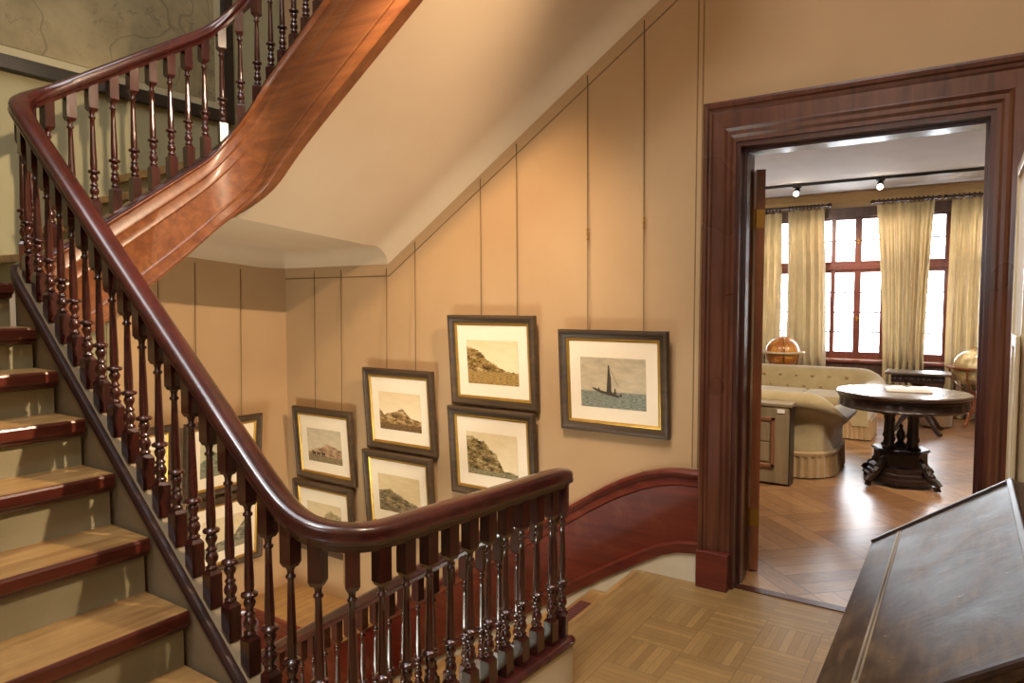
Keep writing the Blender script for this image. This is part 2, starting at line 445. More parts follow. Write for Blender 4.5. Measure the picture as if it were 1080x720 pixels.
# a turned baluster of unit height (square block, vase and rings, long shaft, square head)
def baluster_mesh():
    bm = BM()
    s = .021
    def block(z0, z1, ch0, ch1):
        P = [(s*.72, z0) if ch0 else (s, z0), (s, z0+(.02 if ch0 else 0)), (s, z1-(.02 if ch1 else 0)), (s*.62, z1) if ch1 else (s, z1)]
        rings = [[bm.verts.new((sx*r, sy*r, z)) for sx, sy in ((1, 1), (-1, 1), (-1, -1), (1, -1))] for r, z in P]
        for a, b in zip(rings, rings[1:]):
            for k in range(4): bm.faces.new((a[k], a[(k+1) % 4], b[(k+1) % 4], b[k]))
        bm.faces.new(rings[0]); bm.faces.new(rings[-1][::-1])
    block(0, .185, False, True)
    block(.80, 1.0, True, False)
    prof = [(.013, .183), (.018, .190), (.019, .198), (.014, .205), (.0125, .215), (.018, .228), (.020, .245), (.017, .262), (.012, .275), (.0165, .281), (.0165, .290), (.0115, .297),
            (.011, .310), (.016, .325), (.0185, .340), (.0155, .355), (.0125, .362), (.0245, .370), (.026, .378), (.0245, .386), (.0135, .394), (.0145, .42), (.0145, .46), (.0125, .56), (.0105, .68), (.0095, .745),
            (.0145, .752), (.0145, .762), (.0095, .768), (.0105, .785), (.015, .803)]
    lathe(bm, prof, (0, 0, 0), 12)
    me = bpy.data.meshes.new('baluster')
    bmesh.ops.recalc_face_normals(bm, faces=bm.faces)
    for f in bm.faces: f.smooth = len(f.verts) == 4 and abs(f.normal.z) < .9 and f.calc_area() < .0006
    for e in bm.edges:
        if len(e.link_faces) == 2 and e.calc_face_angle(0) > .75: e.smooth = False
    bm.to_mesh(me); bm.free(); me.materials.append(M['mahog_z']); return me
bme = baluster_mesh()
acc, nxt, nb = 0., .04, 0
for p, q in zip(run, run[1:]):
    L = math.dist(p[:2], q[:2])
    while acc+L >= nxt:
        f = (nxt-acc)/L
        P = [p[k]+(q[k]-p[k])*f for k in range(4)]
        o = bpy.data.objects.new('baluster', bme); COL.objects.link(o)
        o.location = (P[0], P[1], P[3]-.012); o.scale = (1, 1, P[2]-.058-P[3]+.012)
        o.rotation_euler = (0, 0, math.atan2(q[1]-p[1], q[0]-p[0]))
        child(o, bal); nb += 1; nxt += .0945
    acc += L
print('balusters', nb)

# strings under the balusters
def seg(x0, test): return [p for p in run if test(p)]
cap_prof = [(-.045, 0, -.03), (-.052, 0, -.022), (-.052, 0, -.012), (-.042, 0, -.002), (-.03, 0, 0), (.03, 0, 0), (.042, 0, -.002), (.052, 0, -.012), (.052, 0, -.022), (.045, 0, -.03)]
i0 = next(i for i, p in enumerate(run) if p[1] < 1.29 and p[0] < -3.2)
i1 = next(i for i, p in enumerate(run) if i > i0 and p[0] > -1.53)
i2 = next(i for i, p in enumerate(run) if i > i1 and p[0] < -1.5)
s1, s2, s3 = run[i0:i1+1], run[i1:i2+1], run[i2:]
body = [(-.04, 0, 0), (.04, 0, 0), (.04, 1, 0), (-.04, 1, 0)]
def ribbon(path, depth): return [(p[0], p[1], p[3]-.02-depth, depth) for p in path]
child(obj('string', sweep(BM(), [(p[0], p[1], p[3]-.38, .378) for p in s1], body), M['string']), fl1)
child(obj('string_cap', sweep(BM(), [(p[0], p[1], p[3], 0) for p in s1], [(.030, 0, -.045), (.048, 0, -.042), (.054, 0, -.034), (.050, 0, -.022), (.056, 0, -.010), (.050, 0, .002), (.040, 0, .004), (.030, 0, .001)]), M['cap'], smooth=True), fl1)
child(obj('curb', sweep(BM(), [(p[0], p[1], FZ-.3, p[3]-.02-FZ+.3) for p in s2], body), M['skirt']), bal)
child(obj('curb_cap', sweep(BM(), [(p[0], p[1], p[3], 0) for p in s2], cap_prof), M['mahog'], smooth=True), bal)
# landing edge face below the curb, towards the well
# ------------------------------------------------------------------ second and third flights
fl2 = thing('stair_flight', 'short middle stair flight with a curved mahogany side above the well', 'stairs', (-4., 1.9, 1.6))
fl3 = thing('stair_flight', 'upper stair flight climbing to the right with a pale sloping plaster underside', 'stairs', (-3.2, 2.9, 2.3))
def fas(p):
    return None
fp = []
for p in run[:i0+1]:
    X, Y, zt = p[0], p[1], p[3]
    if Y > YC-.005: zb = f3bot(X)
    else:
        zb = 1.604+.79*(Y-1.863)
    fp.append([X, Y, zb, zt])
# ease the bottom through the curve
ic0 = next(i for i, q in enumerate(fp) if q[0] < XC+RC+.12); ic1 = next(i for i, q in enumerate(fp) if q[1] < YC-RC-.06)
for i in range(ic0, ic1+1):
    f = (i-ic0)/(ic1-ic0); fp[i][2] = fp[ic0][2]*(1-f)+fp[ic1][2]*f
for _ in range(60):
    zz = [q[2] for q in fp]
    for i in range(1, len(fp)-1): fp[i][2] = .25*zz[i-1]+.5*zz[i]+.25*zz[i+1]
fpath = [(q[0], q[1], q[2], q[3]-q[2]-.01) for q in fp][::-1]     # travel: corner -> +Y -> +X, well on the right
fas_prof = [(-.03, 0, 0), (.032, 0, 0), (.040, .02, 0), (.042, .045, 0), (.034, .06, 0), (.030, .065, 0), (.030, .17, 0), (.034, .175, 0), (.036, .19, 0), (.032, .205, 0), (.026, .215, 0), (.026, .60, 0),
            (.029, .61, 0), (.032, .63, 0), (.029, .65, 0), (.029, .76, 0), (.032, .77, 0), (.037, .79, 0), (.033, .81, 0), (.032, .93, 0), (.046, .945, 0), (.054, .97, 0), (.048, 1, 0), (-.03, 1, 0)]
icut = next(i for i, q in enumerate(fpath) if q[0] > XC+RC+.02)
child(obj('fascia', sweep(BM(), fpath[:icut+1], fas_prof), M['fascia'], smooth=True), fl2)
child(obj('fascia', sweep(BM(), fpath[icut:], fas_prof), M['fascia'], smooth=True), fl3)
capp = [(q[0], q[1], q[2]+q[3]+.012, 0) for q in fpath]
child(obj('string_cap', sweep(BM(), capp[:icut+1], cap_prof), M['mahog'], smooth=True), fl2)
child(obj('string_cap', sweep(BM(), capp[icut:], cap_prof), M['mahog'], smooth=True), fl3)
# treads of the middle flight (rising towards the back wall) and its underside
for k in range(4):
    z = 1.585+.185*(k+1); y0 = 1.62+.23*k; y1 = 1.62+.23*(k+1)+.03
    tb = box(BM(), (XL+.004, y0, z-.045), (XC-.035, y1, z), .006) if k < 3 else prism(BM(), [(XL+.004, y0), (XC-.035, y0), (XC-.035, YC+.04), (-3.12, YC+.04), (-3.12, YW-.004), (XL+.004, YW-.004)], 2, z-.045, z)
    child(obj('tread', tb, M['tread']), fl2)
    child(obj('riser', box(BM(), (XL+.004, y0+.025, z-.185), (XC-.035, y0+.045, z-.045)), M['riser']), fl2)
    if k == 3: zq = z
ZC = 1.91                                                # flat underside of the quarter landing
so2 = prism(BM(), [(1.2, 1.115), (1.2, 1.20), (2.22, ZC+.10), (2.46, ZC+.24), (2.46, ZC+.17), (2.22, ZC+.015)], 0, XL+.003, XC-.03)
child(obj('soffit', so2, M['plaster']), fl2)
for k in range(9):
    z = zq+.17*(k+1); x0 = -3.15+.254*k
    child(obj('tread', box(BM(), (x0, YC+.04, z-.045), (x0+.29, YW-.004, z), .006), M['tread']), fl3)
    child(obj('riser', box(BM(), (x0+.02, YC+.04, z-.17), (x0+.04, YW-.004, z-.045)), M['riser']), fl3)
# plaster underside with a cove along the walls
def soffit_grid(xs, ys, zf, thick):
    bm = BM(); V = {}
    for i, x in enumerate(xs):
        for j, y in enumerate(ys):
            V[i, j, 0] = bm.verts.new((x, y, zf(x, y))); V[i, j, 1] = bm.verts.new((x, y, zf(x, y)+thick))
    nx, ny = len(xs), len(ys)
    for i in range(nx-1):
        for j in range(ny-1):
            for k in (0, 1): bm.faces.new((V[i, j, k], V[i+1, j, k], V[i+1, j+1, k], V[i, j+1, k]))
    for i in range(nx-1):
        for j in (0, ny-1): bm.faces.new((V[i, j, 0], V[i+1, j, 0], V[i+1, j, 1], V[i, j, 1]))
    for j in range(ny-1):
        for i in (0, nx-1): bm.faces.new((V[i, j, 0], V[i, j+1, 0], V[i, j+1, 1], V[i, j, 1]))
    return bm
RCV = .15
def cove(d): return 0. if d >= RCV else RCV-math.sqrt(max(0, RCV**2-(RCV-d)**2))
ycov = [YW-RCV*(1-math.cos(PI/2*i/8)) for i in range(8, 0, -1)] + [YW-.002]
xcov = [XL+.002] + [XL+RCV*(1-math.cos(PI/2*i/8)) for i in range(1, 9)]
ys3 = [YC-.0, 2.6, 3., 3.3, 3.42] + ycov
child(obj('soffit', soffit_grid([-3.5, -3., -2.5, -2., -1.5, -.95], ys3, lambda x, y: ZC+F3S*(x+3.5)-cove(YW-y)+.08*max(0, 3.42-y), .05), M['plaster'], smooth=True), fl3)
child(obj('soffit', soffit_grid(xcov+[-4.2, -3.8, -3.5], [YC-.0, 2.6, 3., 3.3, 3.42]+ycov, lambda x, y: ZC-max(cove(YW-y), cove(x-XL))+.08*max(0, 3.42-y), .05), M['plaster'], smooth=True), fl2)
# upper floor that the third flight reaches
boxes('floor_upper', [((-.95, YC, 4.0), (.55, YW, 4.18))], M['plaster'])

# ------------------------------------------------------------------ flight going down along the picture wall
fl4 = thing('stair_flight', 'descending stair flight below the framed prints along the panelled wall', 'stairs', (-2.4, 3., -.7))
for k in range(7):
    z = FZ-.178*(k+1); x = -1.53-.27*k
    child(obj('tread', box(BM(), (x-.30, 2.47, z-.045), (x, YW-.03, z), .006), M['tread']), fl4)
    child(obj('riser', box(BM(), (x-.02, 2.47, z), (x-.002, YW-.03, z+.178-.045 if k else FZ-.045)), M['riser']), fl4)
child(obj('tread', box(BM(), (-1.56, 2.40, FZ-.045), (-1.525, YW-.03, FZ), .01), M['tread']), fl4)
child(obj('string', sweep(BM(), ribbon(s3, .36), body), M['string']), fl4)
child(obj('string_cap', sweep(BM(), [(p[0], p[1], p[3], 0) for p in s3], cap_prof), M['mahog'], smooth=True), fl4)
mat_o = obj('tread_mat', box(BM(), (-1.80, 2.75, FZ-.178), (-1.56, 3.42, FZ-.170), .002), M['rubber'])
tag(mat_o, 'dark red ribbed mat on the first step down from the landing', 'mat')
# corner platform below the pictures
pl = thing('corner_platform', 'boxed wooden platform in the far corner at the bottom of the well', 'platform', (-4.3, 3.4, -1.32))
pp = [(XL+.003, YW-.003), (XL+.003, 2.95), (-4.56, 3.07), (-4.46, 3.16), (-4.3, 3.16), (-4.1, 3.15), (-3.55, 3.15), (-3.55, YW-.003)]
child(obj('top_board', prism(BM(), pp, 2, -.85, -.82), M['tread']), pl)
child(obj('front_panel', prism(BM(), [(a+(.02 if a > -4.6 and i < 6 else 0) - (.04 if i == 6 else 0), b+.02*(b < 3.6)) for i, (a, b) in enumerate(pp)], 2, -1.32, -.86), M['dado']), pl)
child(obj('edge_moulding', sweep(BM(), [(a, b, -.855, 0) for a, b in pp[1:7]], [(-.005, 0, -.04), (.015, 0, -.03), (.022, 0, 0), (.015, 0, .03), (-.005, 0, .037)]), M['dado'], smooth=True), pl)

# ------------------------------------------------------------------ dado and skirting on the back wall
dtop = [(-1.175, .592), (-1.30, .590), (-1.39, .578), (-1.51, .545), (-1.63, .492), (-1.73, .437), (-1.83, .374), (-2.12, .180), (-2.6, -.143), (-3.1, -.48), (-3.55, -.784)]
dbot = [(-1.175, .140), (-1.30, .122), (-1.39, .09), (-1.51, .022), (-1.63, -.052), (-1.73, -.114), (-1.83, -.180), (-2.12, -.367), (-2.6, -.69), (-3.1, -1.03), (-3.55, -1.32)]
def dado_sweep(prof):
    bm = BM(); rings = []
    for (x, zt), (_, zb) in zip(dtop, dbot):
        rings.append([bm.verts.new((x, YW-o, zb+f*(zt-zb))) for o, f in prof])
    m = len(prof)
    for a, b in zip(rings, rings[1:]):
        for j in range(m): bm.faces.new((a[j], a[(j+1) % m], b[(j+1) % m], b[j]))
    bm.faces.new(rings[0]); bm.faces.new(rings[-1][::-1]); return bm
dd = obj('trim_2', dado_sweep([(-.001, 0), (.042, 0), (.046, .02), (.042, .10), (.046, .115), (.036, .135), (.030, .14), (.030, .80), (.040, .82), (.036, .84), (.034, .90), (.052, .93), (.060, .965), (.052, .995), (.04, 1.0), (-.001, 1.)]), M['dado'], smooth=True)
struct(dd)
bmk = BM()
prism(bmk, [(x, z+.01) for x, z in dbot] + [(x, z-.45) for x, z in dbot[::-1]], 1, YW-.028, YW-.001)
struct(obj('baseboard_back', bmk, M['skirt']))

# thin gimp lines on the cloth-covered walls
def zwall(x): return ZC-RCV+max(0., F3S*(x+3.5))
def strip(bm, a, b, w=.0035, d=.003, axis='y'):
    a, b = Vector(a), Vector(b); t = (b-a).normalized()
    n = Vector((0, -1, 0)) if axis == 'y' else Vector((1, 0, 0))
    s = t.cross(n).normalized()*w
    v = [bm.verts.new(p+q+r) for p in (a, b) for q, r in ((-s, n*0), (s, n*0), (s, n*d), (-s, n*d))]
    for f in ((0, 1, 2, 3), (7, 6, 5, 4), (0, 4, 5, 1), (1, 5, 6, 2), (2, 6, 7, 3), (3, 7, 4, 0)): bm.faces.new([v[i] for i in f])
g = BM()
strip(g, (-3.50, YW, zwall(-3.50)-.065), (-.95, YW, zwall(-.95)-.065))
strip(g, (XL, YW, ZC-RCV-.06), (-3.50, YW, ZC-RCV-.06))
strip(g, (-1.205, YW, .60), (-1.205, YW, 4.5), .003)
strip(g, (-1.235, YW, .60), (-1.235, YW, 4.5), .003)
struct(obj('trim_3', g, M['gimp']))

# ------------------------------------------------------------------ doorway
cas = [(0, 0), (.062, 0), (.066, .012), (.060, .03), (.050, .036), (.046, .05), (.038, .06), (.036, .13), (.040, .14), (.030, .155), (.030, .175), (.020, .19), (.020, .21), (0, .21)]   # (projection, from outer edge inward)
CW = .16
def casing_piece(kind):
    bm = BM()
    k = CW/.21
    def P(o, w, corner):
        w *= k
        if corner == 'LB': return (DX0-CW+w, YW-o, FZ+.20)
        if corner == 'LT': return (DX0-CW+w, YW-o, DZ+.205-w*1.28)
        if corner == 'RT': return (DX1+CW-w, YW-o, DZ+.205-w*1.28)
        if corner == 'RB': return (DX1+CW-w, YW-o, FZ+.20)
    a, b = {'L': ('LB', 'LT'), 'T': ('LT', 'RT'), 'R': ('RT', 'RB')}[kind]
    A = [bm.verts.new(P(o, w, a)) for o, w in cas]; B = [bm.verts.new(P(o, w, b)) for o, w in cas]
    m = len(cas)
    bm.faces.new(A); bm.faces.new(B[::-1])
    for j in range(m): bm.faces.new((A[j], B[j], B[(j+1) % m], A[(j+1) % m]))
    return bm
dr = struct(obj('door_1', casing_piece('T'), M['casing']))
for kd in 'LR': obj('architrave', casing_piece(kd), M['casing'], dr)
for xa, xb in ((DX0-CW-.006, DX0+.004), (DX1-.004, DX1+CW+.006)):
    obj('plinth_block', box(BM(), (xa, YW-.072, FZ), (xb, YW, FZ+.20), .006), M['dado'], dr)
# linings and stops of the opening
bj = BM()
box(bj, (DX0-.005, YW-.01, FZ), (DX0+.02, YS+.02, DZ-.025)); box(bj, (DX0+.02, YW+.07, FZ), (DX0+.035, YW+.13, DZ-.04))
obj('jamb', bj, M['jamb'], dr)
bj = BM(); box(bj, (DX1-.02, YW-.01, FZ), (DX1+.005, YS+.02, DZ-.025)); box(bj, (DX1-.035, YW+.07, FZ), (DX1-.02, YW+.13, DZ-.04))
obj('jamb', bj, M['jamb'], dr)
bj = BM(); box(bj, (DX0-.005, YW-.01, DZ-.025), (DX1+.005, YS+.02, DZ+.005)); box(bj, (DX0, YW+.07, DZ-.04), (DX1, YW+.13, DZ-.025))
obj('head_lining', bj, M['jamb'], dr)
# casing on the salon side
bs = BM(); box(bs, (DX0-.16, YS, FZ), (DX0, YS+.03, DZ+.16)); box(bs, (DX1, YS, FZ), (DX1+.16, YS+.03, DZ+.16)); box(bs, (DX0, YS, DZ), (DX1, YS+.03, DZ+.16))
obj('salon_architrave', bs, M['casing'], dr)
# the leaf, swung back into the salon
lf = bpy.data.objects.new('door_2', None); COL.objects.link(lf); struct(lf)
lf.location = (-.972, 3.955, FZ); lf.rotation_euler = (0, 0, math.radians(90+22))
b = BM(); box(b, (0, -.024, .012), (1.02, .024, 2.27))
for z0, z1 in ((.2, .95), (1.1, 2.1)):
    for sgn in (-1, 1): box(b, (.14, sgn*.024, z0), (.88, sgn*.030, z1), .003)
obj('leaf', b, M['leafwood'], lf)
for z in (.27, 1.95):
    h = BM(); box(h, (-.002, -.022, z), (.004, .022, z+.10)); tube(h, [(-.008, .03, z-.005), (-.008, .03, z+.105)], .009)
    box(h, (-.012, .022, z), (-.006, .06, z+.10))
    obj('hinge', h, M['brass'], lf)
hb = BM(); ball(hb, (.95, -.07, .98), .028); tube(hb, [(.95, -.07, .98), (.95, .07, .98)], .010); ball(hb, (.95, .07, .98), .028)
obj('door_knob', hb, M['brass'], lf)

# ------------------------------------------------------------------ framed prints
PR = {
 'ship': print_mat('print_seascape', '#a99a80', '#b8a98c', '#6f7466', '#8f9284', [(0, .02), (1, .02)], .34, ('#565c52', '#989a8a'), .01),
 'hill': print_mat('print_wooded_hill', '#d9bf92', '#e6d2ac', '#2c200e', '#94743a', [(0, .86), (.2, .8), (.5, .5), (.8, .32), (1, .28)], .30, ('#5a4422', '#c09a58'), .05),
 'cliff': print_mat('print_rocky_shore', '#d3bd94', '#dfcba4', '#281f12', '#8f7748', [(0, .92), (.35, .8), (.6, .5), (.72, .18), (1, .12)], .13, ('#4e4a38', '#a89870'), .06),
 'bay': print_mat('print_bay_headland', '#d8bd94', '#e8d4b0', '#3d2c1a', '#a07c48', [(0, .55), (.12, .4), (.35, .48), (.55, .6), (.8, .35), (1, .3)], .18, ('#3a2a18', '#8c6c42'), .04),
 'mount': print_mat('print_mountain', '#cdb68a', '#d4bd94', '#4a4030', '#877556', [(0, .55), (.3, .62), (.6, .45), (1, .25)], None, ('#000000', '#000000'), .04),
 'horses': print_mat('print_plain_with_horses', '#b3a58c', '#c4ae90', '#6a4e38', '#b08e6c', [(0, .28), (.3, .42), (.6, .55), (.85, .5), (1, .42)], .2, ('#564630', '#a08c68'), .05),
 'rock': print_mat('print_pale_crag', '#c9b48c', '#d6c098', '#7a6a4c', '#a8946c', [(0, .15), (.4, .5), (.7, .85), (1, .7)], None, ('#000000', '#000000'), .06),
 'peak': print_mat('print_grey_peak', '#cbb893', '#d9c7a2', '#4c4a40', '#7c7766', [(0, .2), (.4, .3), (.7, .42), (.92, .8), (1, .7)], .18, ('#6f6a58', '#a39a80'), .03),
 'fort': print_mat('print_green_shore', '#a9a588', '#b7b294', '#4c5140', '#81826a', [(0, .45), (.3, .7), (.6, .4), (1, .35)], .2, ('#5c5c48', '#96947a'), .05),
}
def framed(label, cx, cz0, w, h, art, side='back', wires=(), pw=.60, ph=.48, tilt=4.5, seed=0, rect=None, horses=False, ship=False, c2=None):
    """picture whose bottom edge rests on the wall and whose top leans out; local x right, y towards the wall, z up"""
    if side == 'back': loc, rz = (cx, YW-.012, cz0), 0.
    else: loc, rz = (XL+.012, cx, cz0), PI/2
    t = thing('framed_print', label, 'picture', loc, rz, 'framed prints on the stair walls')
    ta = math.radians(tilt)
    R = Matrix.Rotation(ta, 4, 'X')
    def put(name, bm, m, par=t, sm=False):
        bm.transform(R); return obj(name, bm, m, par, sm)
    fw = .052
    def frame_bm(ow, oh, prof, zoff=0):
        bm = BM(); cor = [(-ow/2, zoff), (ow/2, zoff), (ow/2, zoff+oh), (-ow/2, zoff+oh)]
        dirs = [(1, 1), (-1, 1), (-1, -1), (1, -1)]
        rings = [[bm.verts.new((c[0]+d[0]*i_, -o, c[1]+d[1]*i_)) for i_, o in prof] for c, d in zip(cor, dirs)]
        m = len(prof)
        for a, b in zip(rings, rings[1:]+rings[:1]):
            for j in range(m): bm.faces.new((a[j], b[j], b[(j+1) % m], a[(j+1) % m]))
        return bm
    put('frame', frame_bm(w, h, [(0, .002), (0, .030), (.006, .038), (.018, .040), (.026, .032), (.040, .026), (fw-.004, .024), (fw, .018), (fw, .002)]), M['frame'], sm=True)
    put('gilt_slip', frame_bm(w-2*fw+.004, h-2*fw+.004, [(0, .004), (0, .022), (.006, .023), (.016, .016), (.016, .004)], fw-.002), M['gilt'], sm=True)
    iw, ih = w-2*fw-.028, h-2*fw-.028
    put('mat_board', box(BM(), (-iw/2, -.013, fw+.014), (iw/2, -.004, fw+.014+ih)), M['mat'])
    pwm, phm = w*pw, h*ph; z0 = fw+.014+(ih-phm)*.46
    bm = BM(); ln = BM()
    vs = [bm.verts.new(c) for c in ((-pwm/2, -.0145, z0), (pwm/2, -.0145, z0), (pwm/2, -.0145, z0+phm), (-pwm/2, -.0145, z0+phm))]
    f = bm.faces.new(vs); uvl = bm.loops.layers.uv.new('UVMap')
    for lp, uv in zip(f.loops, ((0, 0), (1, 0), (1, 1), (0, 1))): lp[uvl].uv = uv
    vb = [bm.verts.new((v.co.x, -.0125, v.co.z)) for v in vs]
    for i in range(4): bm.faces.new((vs[i], vb[i], vb[(i+1) % 4], vs[(i+1) % 4]))
    pr = put('print', bm, PR[art])
    if ship:
        s = BM()
        def poly(pts):
            prism(s, [((u-.5)*pwm, z0+v*phm) for u, v in pts], 1, -.0155, -.0146)
        poly([(.18, .40), (.20, .36), (.30, .30), (.45, .25), (.58, .22), (.62, .25), (.48, .30), (.34, .34), (.22, .39)])
        poly([(.405, .30), (.436, .86), (.45, .86), (.478, .60), (.482, .28)]); poly([(.60, .24), (.62, .31), (.635, .31), (.64, .24)]); poly([(.52, .25), (.53, .40), (.545, .40), (.56, .25)]); poly([(.27, .32), (.28, .40), (.295, .40), (.30, .30)])
        poly([(.45, .84), (.454, .84), (.585, .45), (.58, .45)])
        poly([(.44, .26), (.44, .34), (.47, .36), (.50, .30), (.53, .33), (.56, .26)])
        put('drawn_boat', s, plain('sepia_ink', '#4c4032', .8), pr)
    if horses:
        s = BM()
        for u in (.14, .27, .42):
            prism(s, [((u+a-.5)*pwm, z0+(b+.17)*phm) for a, b in ((0, 0), (.015, 0), (.02, .05), (.07, .05), (.075, 0), (.09, 0), (.09, .12), (.02, .12), (-.01, .16), (-.02, .12), (0, .08))], 1, -.0155, -.0146)
        put('drawn_horses', s, M['black'], pr)
    put('backing', box(BM(), (-w/2+.01, -.004, .01), (w/2-.01, .004, h-.01)), M['frame'])
    # hanging wires up to the moulding line
    for wx in wires:
        if side == 'back': lx = wx-cx; zt = zwall(wx)-.005-cz0
        else: lx = wx-cx; zt = ZC-RCV-.01+.08*max(0, 3.42-wx)-cz0
        if side == 'left': lx = wx-cx
        yb = .001 - math.sin(ta)*(h-.03)
        dx = .035*(1 if side == 'back' else -1.3)
        wb = BM(); tube(wb, [(lx+dx, yb+.006, (h-.04)*math.cos(ta)), (lx+dx*.85, yb*.8+.006, h+.08), (lx, .007, zt)], .0027, 6)
        wo = obj('hanging_wire', wb, M['wire'], t, True)
        if ship:
            cb = BM(); zc = 1.88-cz0 if wx < -1.7 else 1.92-cz0
            yk = yb*.8+.004+(.006-yb*.8-.004)*(zc-h-.08)/(zt-h-.08)
            for dz, r in ((0, .009), (.018, .006), (.03, .009), (.045, .006), (.057, .009)): ball(cb, (lx+dx*.85*(1-(zc-h-.08)/(zt-h-.08)), yk, zc+dz), r, 8, 6)
            obj('clip', cb, M['brass'], wo, True)
    return t
framed('print of a sailing boat at sea, the framed picture nearest the doorway', -1.695, .747, .685, .603, 'ship', wires=(-1.892, -1.541), pw=.60, ph=.49, ship=True)
framed('framed print of a wooded hill, above the rocky shore print', -2.546, .828, .680, .60, 'hill', wires=(-2.67, -2.389), pw=.59, ph=.48)
framed('framed print of a rocky shore with tall cliffs, under the wooded hill print', -2.55, .225, .680, .597, 'cliff', pw=.59, ph=.48)
framed('framed print of a sunlit bay and headland, above the grey mountain print', -3.357, .437, .662, .60, 'bay', wires=(-3.514, -3.239), pw=.60, ph=.46)
framed('framed print of a grey-brown mountain, under the sunlit bay print', -3.37, -.165, .662, .597, 'mount', pw=.60, ph=.46)
framed('framed print of horses before pink hills, next to the far corner', -4.155, .105, .665, .582, 'horses', wires=(-4.291, -3.99), pw=.58, ph=.46, horses=True)
framed('framed print of a pale crag, hung under the print with horses', -4.165, -.485, .665, .582, 'rock', pw=.58, ph=.46)
L = 'left'
framed('framed print of a green shore on the left wall, above the grey peak print', 3.03, .075, .635, .575, 'fort', L, (2.862, 3.233), pw=.60, ph=.46)
framed('framed print of a sharp grey peak on the left wall, lower of the two', 3.03, -.50, .635, .565, 'peak', L, pw=.60, ph=.46)
framed('framed print farthest left on the left wall, seen behind the balusters', 2.33, .10, .635, .565, 'mount', L, (2.25, 2.59), pw=.60, ph=.46)

# big framed map over the stair
mp = thing('framed_map', 'huge old drawn map in a black frame high on the left wall', 'map', (XL, 1.6, 2.83))
my0, my1, mz0, mz1 = .1, 3.19, 2.835, 5.2
b = BM(); box(b, (XL+.002, my0, mz0), (XL+.045, my1, mz0+.085), .006); box(b, (XL+.002, my0, mz1-.085), (XL+.045, my1, mz1), .006)
box(b, (XL+.002, my0, mz0+.08), (XL+.045, my0+.085, mz1-.08), .006); box(b, (XL+.002, my1-.085, mz0+.08), (XL+.045, my1, mz1-.08), .006)
child(obj('frame', b, M['black']), mp)
child(obj('map_sheet', box(BM(), (XL+.004, my0+.14, mz0+.14), (XL+.018, my1-.14, mz1-.14)), M['map']), mp)
child(obj('mount', box(BM(), (XL+.003, my0+.06, mz0+.06), (XL+.014, my1-.06, mz1-.06)), paint('map_mount_board', '#a39a7c', '#ada487', .85)), mp)

# ------------------------------------------------------------------ slant-front desk in the foreground
dk = thing('slant_front_desk', 'dark scarred slant-front desk at the lower right, its lid sloping up to the right', 'desk', (.1, 1.65, FZ))
Y0, Y1 = 1.13, 2.195
Ax, Az, Bx, Bz = -.209, .815, .112, 1.041
child(obj('carcass', prism(BM(), [(-.185, FZ+.10), (-.185, .79), (Bx+.0, Bz-.035), (.47, Bz-.035), (.47, FZ+.10)], 1, Y0+.02, Y1-.02), M['desk']), dk)
ang = math.atan2(Bz-Az, Bx-Ax); LL = math.hypot(Bz-Az, Bx-Ax)
def lidT(bm):
    bm.transform(Matrix.Translation((Ax, 0, Az)) @ Matrix.Rotation(-ang, 4, 'Y')); return bm
lb = BM(); box(lb, (.0, Y0, -.022), (LL, Y1, 0.), .004)
lid = child(obj('lid', lidT(lb), M['desk']), dk)
rb = BM()
for (xa, xb, ya, yb) in ((0, LL, Y1-.014, Y1+.002), (0, LL, Y0-.002, Y0+.014), (LL-.014, LL+.002, Y0, Y1)):
    box(rb, (xa, ya, -.006), (xb, yb, .006), .003)
o = obj('rim_moulding', lidT(rb), M['carved']); o.parent = lid
bb = BM(); tube(bb, [(.084, Y0+.10, .001), (.084, Y1-.03, .000)], .0035, 8); tube(bb, [(.092, Y0+.10, .000), (.091, Y1-.03, -.0005)], .0025, 8); box(bb, (.076, Y0+.085, 0), (.098, Y0+.105, .008), .003)
o = obj('book_ledge', lidT(bb), M['bead']); o.parent = lid; o['label'] = 'pale worn bead along the lid'
child(obj('top_board', box(BM(), (Bx-.012, Y0-.004, Bz-.032), (.48, Y1+.004, Bz-.004), .005), M['desk']), dk)
for k in range(3):
    z = FZ+.13+.21*k
    d = child(obj('drawer', box(BM(), (-.200, Y0+.05, z), (-.184, Y1-.05, z+.19), .004), M['desk']), dk)
    for yy in (Y0+.25, Y1-.25):
        kb = BM(); ball(kb, (-.212, yy, z+.095), .014, 10, 8); o = obj('knob', kb, M['brass'], None, True); o.parent = d
for xx in (-.16, .40):
    for yy in (Y0+.03, Y1-.09): child(obj('foot', box(BM(), (xx, yy, FZ), (xx+.06, yy+.06, FZ+.10), .008), M['carved']), dk)

def standing_panel(label, x0, x1, y0, y1, z1, group):
    t = thing('linen_screen', label, 'panel', (x0, (y0+y1)/2, FZ), 0, group)
    b = BM(); w = .035
    for lo, hi in (((x0, y0, FZ), (x1, y0+w, z1)), ((x0, y1-w, FZ), (x1, y1, z1)), ((x0, y0+w, z1-w), (x1, y1-w, z1)), ((x0, y0+w, FZ+.05), (x1, y1-w, FZ+.05+w))): box(b, lo, hi, .004)
    child(obj('frame', b, M['paleframe']), t)
    child(obj('linen', box(BM(), (x0+.008, y0+w-.004, FZ+.07), (x1-.006, y1-w+.004, z1-w+.004)), M['linen']), t)
standing_panel('tall beige linen panel in a pale frame at the right edge, beyond the desk', .123, .15, 2.28, 2.80, 1.945, None)
standing_panel('shorter pale framed panel in front of the tall linen panel, beyond the desk', .109, .120, 2.24, 2.44, 1.415, None)

